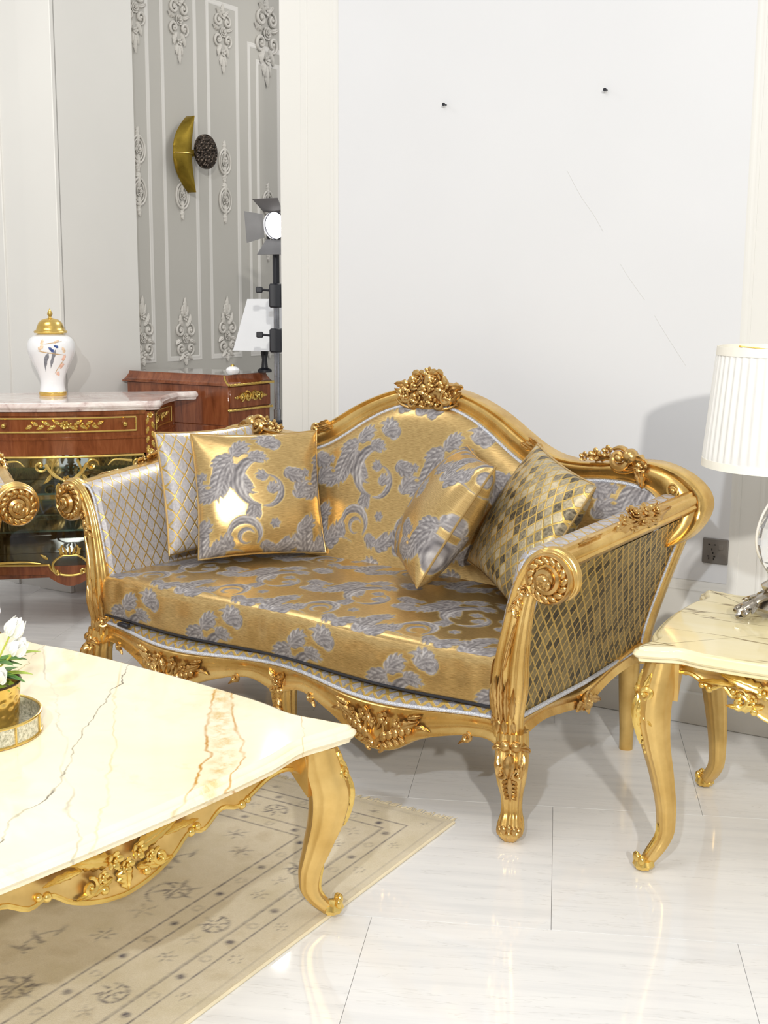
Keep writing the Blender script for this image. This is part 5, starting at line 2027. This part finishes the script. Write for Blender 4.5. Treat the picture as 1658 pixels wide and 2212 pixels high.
# coved cornice: narrow at the top, spreading to the ledge
prof = [(.0, .985), (.0, .992), (.006, .996), (.012, 1.004), (.020, 1.018), (.024, 1.028), (.024, 1.035)]
P = []
for ins, z in prof:
    P.append([wp(CH_S0 + ins, CH_N0 + ins, z), wp(CH_S1 - ins, CH_N0 + ins, z), wp(CH_S1 - ins, CH_N1 - ins, z), wp(CH_S0 + ins, CH_N1 - ins, z)])
G().grid(np.array(P), cv=True, capu=True).build('cornice', M_WOOD, ch, smooth=50)
mg = plain('grey_polished_top', lin(150, 146, 142), .06, var=.1, scale=6)
wlift('top', CH_S0 + .024, CH_S1 - .026, CH_N0 + .026, CH_N1 - .026, 1.033, 1.037, mg, ch, .001)


def rope(name, p, q, parent, n=34, r=.0062):
    g = G()
    d = unit(q - p); L = np.linalg.norm(q - p)
    u_ = unit(np.cross(d, ZZ)); v_ = np.cross(d, u_)
    for k in range(n):
        c = p + d * L * (k + .5) / n
        ax = unit(d * .8 + v_ * .6)
        M = np.array([ax, unit(np.cross(ax, u_)), u_])
        g.ball(c, (L / n * .72, r, r), M, 5, 7)
    return g.build(name, M_BRASS, parent)


for z in (.990, .872):
    o_ = .004
    rope('rope_moulding', wp(CH_S1 + o_ - (.0 if z > .9 else .010), CH_N0, z), wp(CH_S1 + o_ - (.0 if z > .9 else .010), CH_N1, z), ch)
G().tube(spline([wp(CH_S1 - .024, CH_N0 - .002, 1.034), wp(CH_S1 - .020, CH_N0 - .002, 1.016), wp(CH_S1 - .008, CH_N0 - .002, .998), wp(CH_S1 + .002, CH_N0 - .002, .990)], 14), .005, 7).build('gilt_edge', M_BRASS, ch)
dw = wlift('drawer', CH_S1 - .012, CH_S1 - .005, CH_N0 + .016, CH_N1 - .016, .882, .980, M_WOOD, ch, .002)
R = Relief(lambda a, b: (wp(CH_S1 - .005, (CH_N0 + CH_N1) / 2 + a, b), UW))
for s2 in (-1, 1):
    R.scroll(s2 * .03, .932, .024, PI / 2, 1.2, .006, s2)
    R.scroll(s2 * .075, .930, .020, -PI / 2, 1.2, .006, -s2)
    R.leaf(s2 * .02, .94, PI / 2 - s2 * 1.4, .05, .022, .008, 0, 3)
    R.leaf(s2 * .085, .93, PI / 2 - s2 * 1.6, .045, .02, .008, 0, 3)
R.rose(0, .934, .018)
R.build('scroll_mount', M_BRASS, dw)
wlift('niche_shadow', CH_S1 - .031, CH_S1 - .026, CH_N0 + .12, CH_N1 - .05, .40, .80, M_HOLE, ch, 0)  # flat black sheet standing for the shade inside the opening

# small white ornament and square-shaded lamp on the chest
wl = thing('square_lamp', 'lamp with a square tapered white shade standing behind the light stand', 'lamp', wp(-3.610, 4.890, 1.037), math.atan2(UW[1], UW[0]) + .3)
a0, a1, z0, z1 = .115, .062, .105, .345
P = np.array([[(-a, -a, z), (a, -a, z), (a, a, z), (-a, a, z)] for a, z in ((a0, z0), (a0, z0 + .004), (a1, z1 - .004), (a1, z1))])
M_SHADE2 = plain('white_panel_shade', lin(226, 228, 232), .5, var=.02)
G().grid(P, cv=True).build('shade', M_SHADE2, wl, smooth=20)
g = G(); g.rev([(.0, 0), (.034, 0), (.034, .012), (.016, .022), (.012, .06), (.018, .09), (.012, .13), (.0, .13)], 20); g.build('base', M_BLACK, wl)
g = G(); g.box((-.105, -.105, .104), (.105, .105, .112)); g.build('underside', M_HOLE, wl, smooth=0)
kn = thing('porcelain_ornament', 'small white rounded ornament on the far end of the chest', 'ornament', wp(-3.640, 4.68, 1.037))
g = G(); g.rev([(.0, 0), (.022, 0), (.030, .010), (.032, .020), (.026, .030), (.012, .036), (.0, .037)], 24, mod=lambda th, z: 1 + .06 * np.cos(5 * th)); g.build('body', M_CERAMIC, kn)
g = G(); g.rev([(.0, .035), (.010, .036), (.008, .044), (.0, .047)], 12); g.build('finial', M_BRASS, kn)

# ------------------------------------------------------------------ wall sconce
sc_ = thing('wall_sconce', 'brass crescent wall sconce with a dark hammered disc', 'sconce')


def sc_pt(n, z, o):
    return wp(SG + o, n, z)


t = np.linspace(-1, 1, 41)
outer = np.stack([5.016 + .125 * t ** 2, 2.10 + .188 * t], -1)
inner = np.stack([5.113 + .030 * np.abs(t) ** 1.6, 2.10 + .188 * t], -1)
q = np.linspace(0, 1, 9)
P = np.zeros((41, 9, 3))
for i in range(41):
    for j in range(9):
        e = outer[i] * (1 - q[j]) + inner[i] * q[j]
        bow = .030 + .05 * q[j] + .012 * math.sin(PI * q[j]) + .05 * (1 - abs(t[i])) * (1 - q[j]) * .3
        P[i, j] = sc_pt(e[0], e[1], bow)
P2 = P - UW * .004
g = G(); g.grid(np.concatenate([P, P2[:, ::-1]], 1), cv=True, capu=True)
g.build('crescent', M_BRASS_DARK, sc_, smooth=50)
G().tube([P[20, k] + UW * .003 for k in range(9)], .0022, 6).build('seam', M_BRASS, sc_)
hm = Mat('hammered_dark_metal')
hm.set(Base_Color=hm.ramp(hm.noise(scale=60), [(.35, lin(40, 33, 30)), (.65, lin(104, 92, 82))]), Metallic=.9, Roughness=.35)
vo = hm.n('ShaderNodeTexVoronoi'); hm.link(hm.mapping(hm.coord(), (1, 1, 1)), vo.inputs['Vector']); vo.inputs['Scale'].default_value = 70
hm.bump(vo.outputs['Distance'], 1.0, .02)
g = G(); g.rev([(.0, 0), (.078, 0), (.086, .006), (.086, .020), (.080, .026), (.055, .030), (.0, .032)], 44, sc_pt(5.215, 2.118, .075), axes=(NW, ZZ, UW))
g.build('disc', hm.m, sc_, smooth=50)
G().tube([sc_pt(5.18, 2.11, 0), sc_pt(5.20, 2.115, .08)], .018, 14).build('bracket', M_BRASS_DARK, sc_)

# ------------------------------------------------------------------ studio light on its stand
SX, SY = -.478, 5.60
sl = thing('studio_light', 'studio spotlight with barn doors on a steel stand at the wall edge', 'studio light', (SX, SY, 0))
g = G(); g.tube([(0, 0, .05), (0, 0, .90)], .016, 14); g.build('lower_tube', M_STEEL, sl)
g = G(); g.tube([(0, 0, .88), (0, 0, 1.50)], .0125, 14); g.build('upper_tube', M_STEEL, sl)
g = G(); g.tube([(0, 0, 1.44), (0, 0, 1.60)], .015, 14); g.build('spigot', M_BLACK, sl)
for k in range(3):
    a = k * 2 * PI / 3 + .5
    g = G(); g.tube([(0, 0, .42), (.32 * math.cos(a), .32 * math.sin(a), .012)], .010, 10); g.build('leg', M_STEEL, sl)
g = G(); g.rev([(.0, .40), (.024, .40), (.026, .44), (.0, .45)], 14); g.build('leg_collar', M_BLACK, sl)
for z in (1.40, 1.205, .80):
    g = G(); g.box((-.030, -.028, z - .052), (.026, .028, z + .052), .006)
    cl = g.build('clamp', M_BLACK, sl)
    g = G(); g.tube([(-.028, -.010, z + .022), (-.062, -.016, z + .026)], .005, 8)
    g.box((-.088, -.022, z + .012), (-.058, -.010, z + .038), .004)
    g.build('clamp_knob', M_BLACK, cl)
# lamp head, pointing left and a little down
hd = A(-.52, -.84, -.12); hd = hd / np.linalg.norm(hd)
hc = A(.02, .02, 1.705)
hu = unit(np.cross(hd, ZZ)); hv = np.cross(hu, hd)
g = G(); g.rev([(.0, -.075), (.050, -.075), (.058, -.060), (.060, .020), (.062, .045), (.058, .050)], 28, hc, axes=(hu, hv, hd)); g.N = g.N[:1]
head = g.build('lamp_head', M_BLACK, sl)
em = Mat('lit_lens'); em.set(Base_Color=(1, 1, 1)); em.b.inputs['Emission Color'].default_value = (1, .98, .95, 1); em.b.inputs['Emission Strength'].default_value = 14.0
g = G(); g.rev([(.0, .036), (.050, .034), (.058, .030), (.0, .028)], 28, hc, axes=(hu, hv, hd)); g.build('lens', em.m, head)
g = G()
for ax, o_ in ((hu, hv), (-hu, hv), (hv, hu), (-hv, hu)):
    g2 = G()
    b0 = hc + hd * .046 + ax * .058; b1 = hc + hd * .098 + ax * .118
    P = np.array([[b0 - o_ * .050, b0 + o_ * .050], [b1 - o_ * .068, b1 + o_ * .068]])
    nn = unit(np.cross(P[1, 0] - P[0, 0], P[0, 1] - P[0, 0])) * .0015
    g2.grid(np.stack([np.vstack([P[0], P[0][::-1] + nn]), np.vstack([P[1], P[1][::-1] + nn])], 0), cv=True, capu=True)
    g2.build('barn_door', plain('grey_barn_door', lin(120, 120, 122), .35, .6), head, smooth=0)
G().tube(spline([hc + hu * .066, hc + hu * .066 - ZZ * .06, A(0, 0, 1.615), hc - hu * .066 - ZZ * .06, hc - hu * .066], 24), .006, 8).build('yoke', M_BLACK, sl)
pl_ = bpy.data.lights.new('spot_bulb', 'SPOT'); pl_.energy = 90; pl_.spot_size = 1.5; pl_.spot_blend = .6; pl_.shadow_soft_size = .04; pl_.color = (1, .97, .93)
po = bpy.data.objects.new('spot_bulb', pl_); COL.objects.link(po); po.parent = sl
po.location = hc + hd * .055
po.rotation_euler = Vector(hd).to_track_quat('-Z', 'Y').to_euler()

# ------------------------------------------------------------------ tray and flowers on the coffee table
TC = A(-.892, 2.628, .462)
tray = thing('round_tray', 'round mirrored tray with gilt rims under the flower pot', 'tray', TC)
fm = Mat('foxed_mirror_glass')
fm.set(Base_Color=fm.ramp(fm.noise(scale=160, detail=4, rough=.7), [(.38, lin(168, 168, 150)), (.6, lin(236, 234, 222))]), Metallic=.75, Roughness=.2)
g = G(); g.rev([(.0, .004), (.138, .004), (.138, .007), (.0, .007)], 60); g.build('mirror_base', fm.m, tray)
g = G(); g.rev([(.141, .006), (.141, .044), (.1385, .044), (.1385, .006)], 72); g.N = []
rng = g.build('glass_side', fm.m, tray)
t = np.linspace(0, 2 * PI, 72, endpoint=False)
for z in (.004, .046):
    G().tube(np.stack([.141 * np.cos(t), .141 * np.sin(t), 0 * t + z], -1), .0032, 8, closed=True).build('gilt_rim', M_BRASS, tray)
for k in range(10):
    a = 2 * PI * k / 10
    G().tube([(.1425 * math.cos(a), .1425 * math.sin(a), .004), (.1425 * math.cos(a), .1425 * math.sin(a), .046)], .002, 6).build('gilt_bar', M_BRASS, tray)
pot = thing('flower_pot', 'hammered gold pot of white flowers on the mirrored tray', 'flower pot', TC + A(.012, .010, .0072))
zs = np.linspace(0, .108, 28)
th = np.linspace(0, 2 * PI, 96, endpoint=False)
r = .078 + .008 * zs[:, None] / .108 + 0 * th[None]
cell = np.sin(th[None] * 12 + (np.floor(zs[:, None] / .0135) % 2) * PI)
r = r - .0035 * np.clip(cell, 0, 1) ** 2 * np.sin(PI * ((zs[:, None] / .0135) % 1)) * (zs[:, None] > .02) * (zs[:, None] < .094)
P = np.stack([r * np.cos(th), r * np.sin(th), np.repeat(zs[:, None], 96, 1)], -1)
inn = np.stack([(r[:1] * 0 + .080) * np.cos(th), (r[:1] * 0 + .080) * np.sin(th), np.full((1, 96), .104)], -1)
g = G(); g.grid(np.concatenate([np.zeros((1, 96, 3)), P, inn, inn * A(1, 1, .6)], 0), cv=True)
g.build('pot', M_BRASS, pot, smooth=50)
g = G(); t = th[::2]
g.tube(np.stack([.0855 * np.cos(t), .0855 * np.sin(t), 0 * t + .108], -1), .003, 8, closed=True); g.build('rim', plain('dark_bronze_rim', lin(84, 66, 44), .3, .8), pot)
g = G(); g.rev([(.0, .086), (.08, .084), (.08, .08), (.0, .08)], 30); g.build('pebbles', plain('pale_pebbles', lin(206, 190, 160), .8, var=.4, scale=120, bump=.8), pot)
M_STEM = plain('pale_green_stem', lin(190, 196, 84), .5)
M_LEAF = plain('green_leaf', lin(84, 128, 60), .45, var=.35, scale=25)
M_LEAF2 = plain('young_leaf', lin(168, 190, 70), .45, var=.2, scale=25)
M_PETAL = plain('white_petal', lin(246, 246, 240), .6, var=.02)


def blade(g, base, d, up, L, W, curl=.5, fold=.25):
    """a leaf or petal with a little thickness"""
    d = unit(d); s_ = unit(np.cross(d, up)); n_ = np.cross(s_, d)
    m = 9
    P = np.zeros((m, 5, 3))
    for i, t in enumerate(np.linspace(0, 1, m)):
        w = W / 2 * math.sin(PI * min(.995, max(.02, t ** .8))) ** .8
        c = base + d * L * t + n_ * (-curl * L * t * t)
        for j, q in enumerate(np.linspace(-1, 1, 5)):
            P[i, j] = c + s_ * w * q + n_ * fold * w * q * q
    Q = P - n_ * .0008
    g.grid(np.concatenate([P, Q[:, ::-1]], 1), cv=True, capu=True)


rn = random.Random(4)
FL = [(.064, .020, .205, 1.0), (.085, -.030, .180, .95), (.012, .050, .235, 1.0), (-.04, .01, .25, 1.0), (.015, -.060, .195, 1.0), (-.07, -.04, .21, .9), (-.06, .07, .20, .9), (.055, -.055, .125, .85)]
for k, (x, y, z, s_) in enumerate(FL):
    tip = A(x, y, z)
    g = G(); g.tube(spline([(x * .25, y * .25, .084), (x * .45, y * .45, .13), (x, y, z)], 12), .0022, 6); g.build('stem', M_STEM, pot)
    g = G()
    ax = unit(A(x * 1.2, y * 1.2, .12))
    u_ = unit(np.cross(ax, A(.3, .9, .1))); v_ = np.cross(ax, u_)
    for ring, (n, rr, L, op) in enumerate(((5, .016, .044, .55), (4, .009, .040, .3), (3, .004, .032, .15))):
        for i in range(n):
            a = 2 * PI * (i + ring * .5) / n
            o = u_ * math.cos(a) + v_ * math.sin(a)
            blade(g, tip + o * rr * .3, ax + o * op, o * -1.0 + ax * .1, L * s_, .032 * s_, -.35, -.25)
    bl = g.build('blossom', M_PETAL, pot)
    g = G()
    for i in range(3):
        a = 2 * PI * i / 3 + k
        o = u_ * math.cos(a) + v_ * math.sin(a)
        blade(g, tip - ax * .004, ax * .8 + o * .6, -o, .026, .010, -.3)
    g.build('sepal', M_LEAF2, bl)
for k in range(20):
    a = rn.uniform(0, 2 * PI) if k > 5 else (-.5 + k * .32)
    rr = rn.uniform(.02, .055)
    b = A(rr * math.cos(a), rr * math.sin(a), rn.uniform(.10, .16))
    g = G()
    blade(g, b, A(math.cos(a), math.sin(a), rn.uniform(-.1, .5)), ZZ, rn.uniform(.055, .085), rn.uniform(.022, .034), .25)
    g.build('leaf', M_LEAF if k % 3 else M_LEAF2, pot)
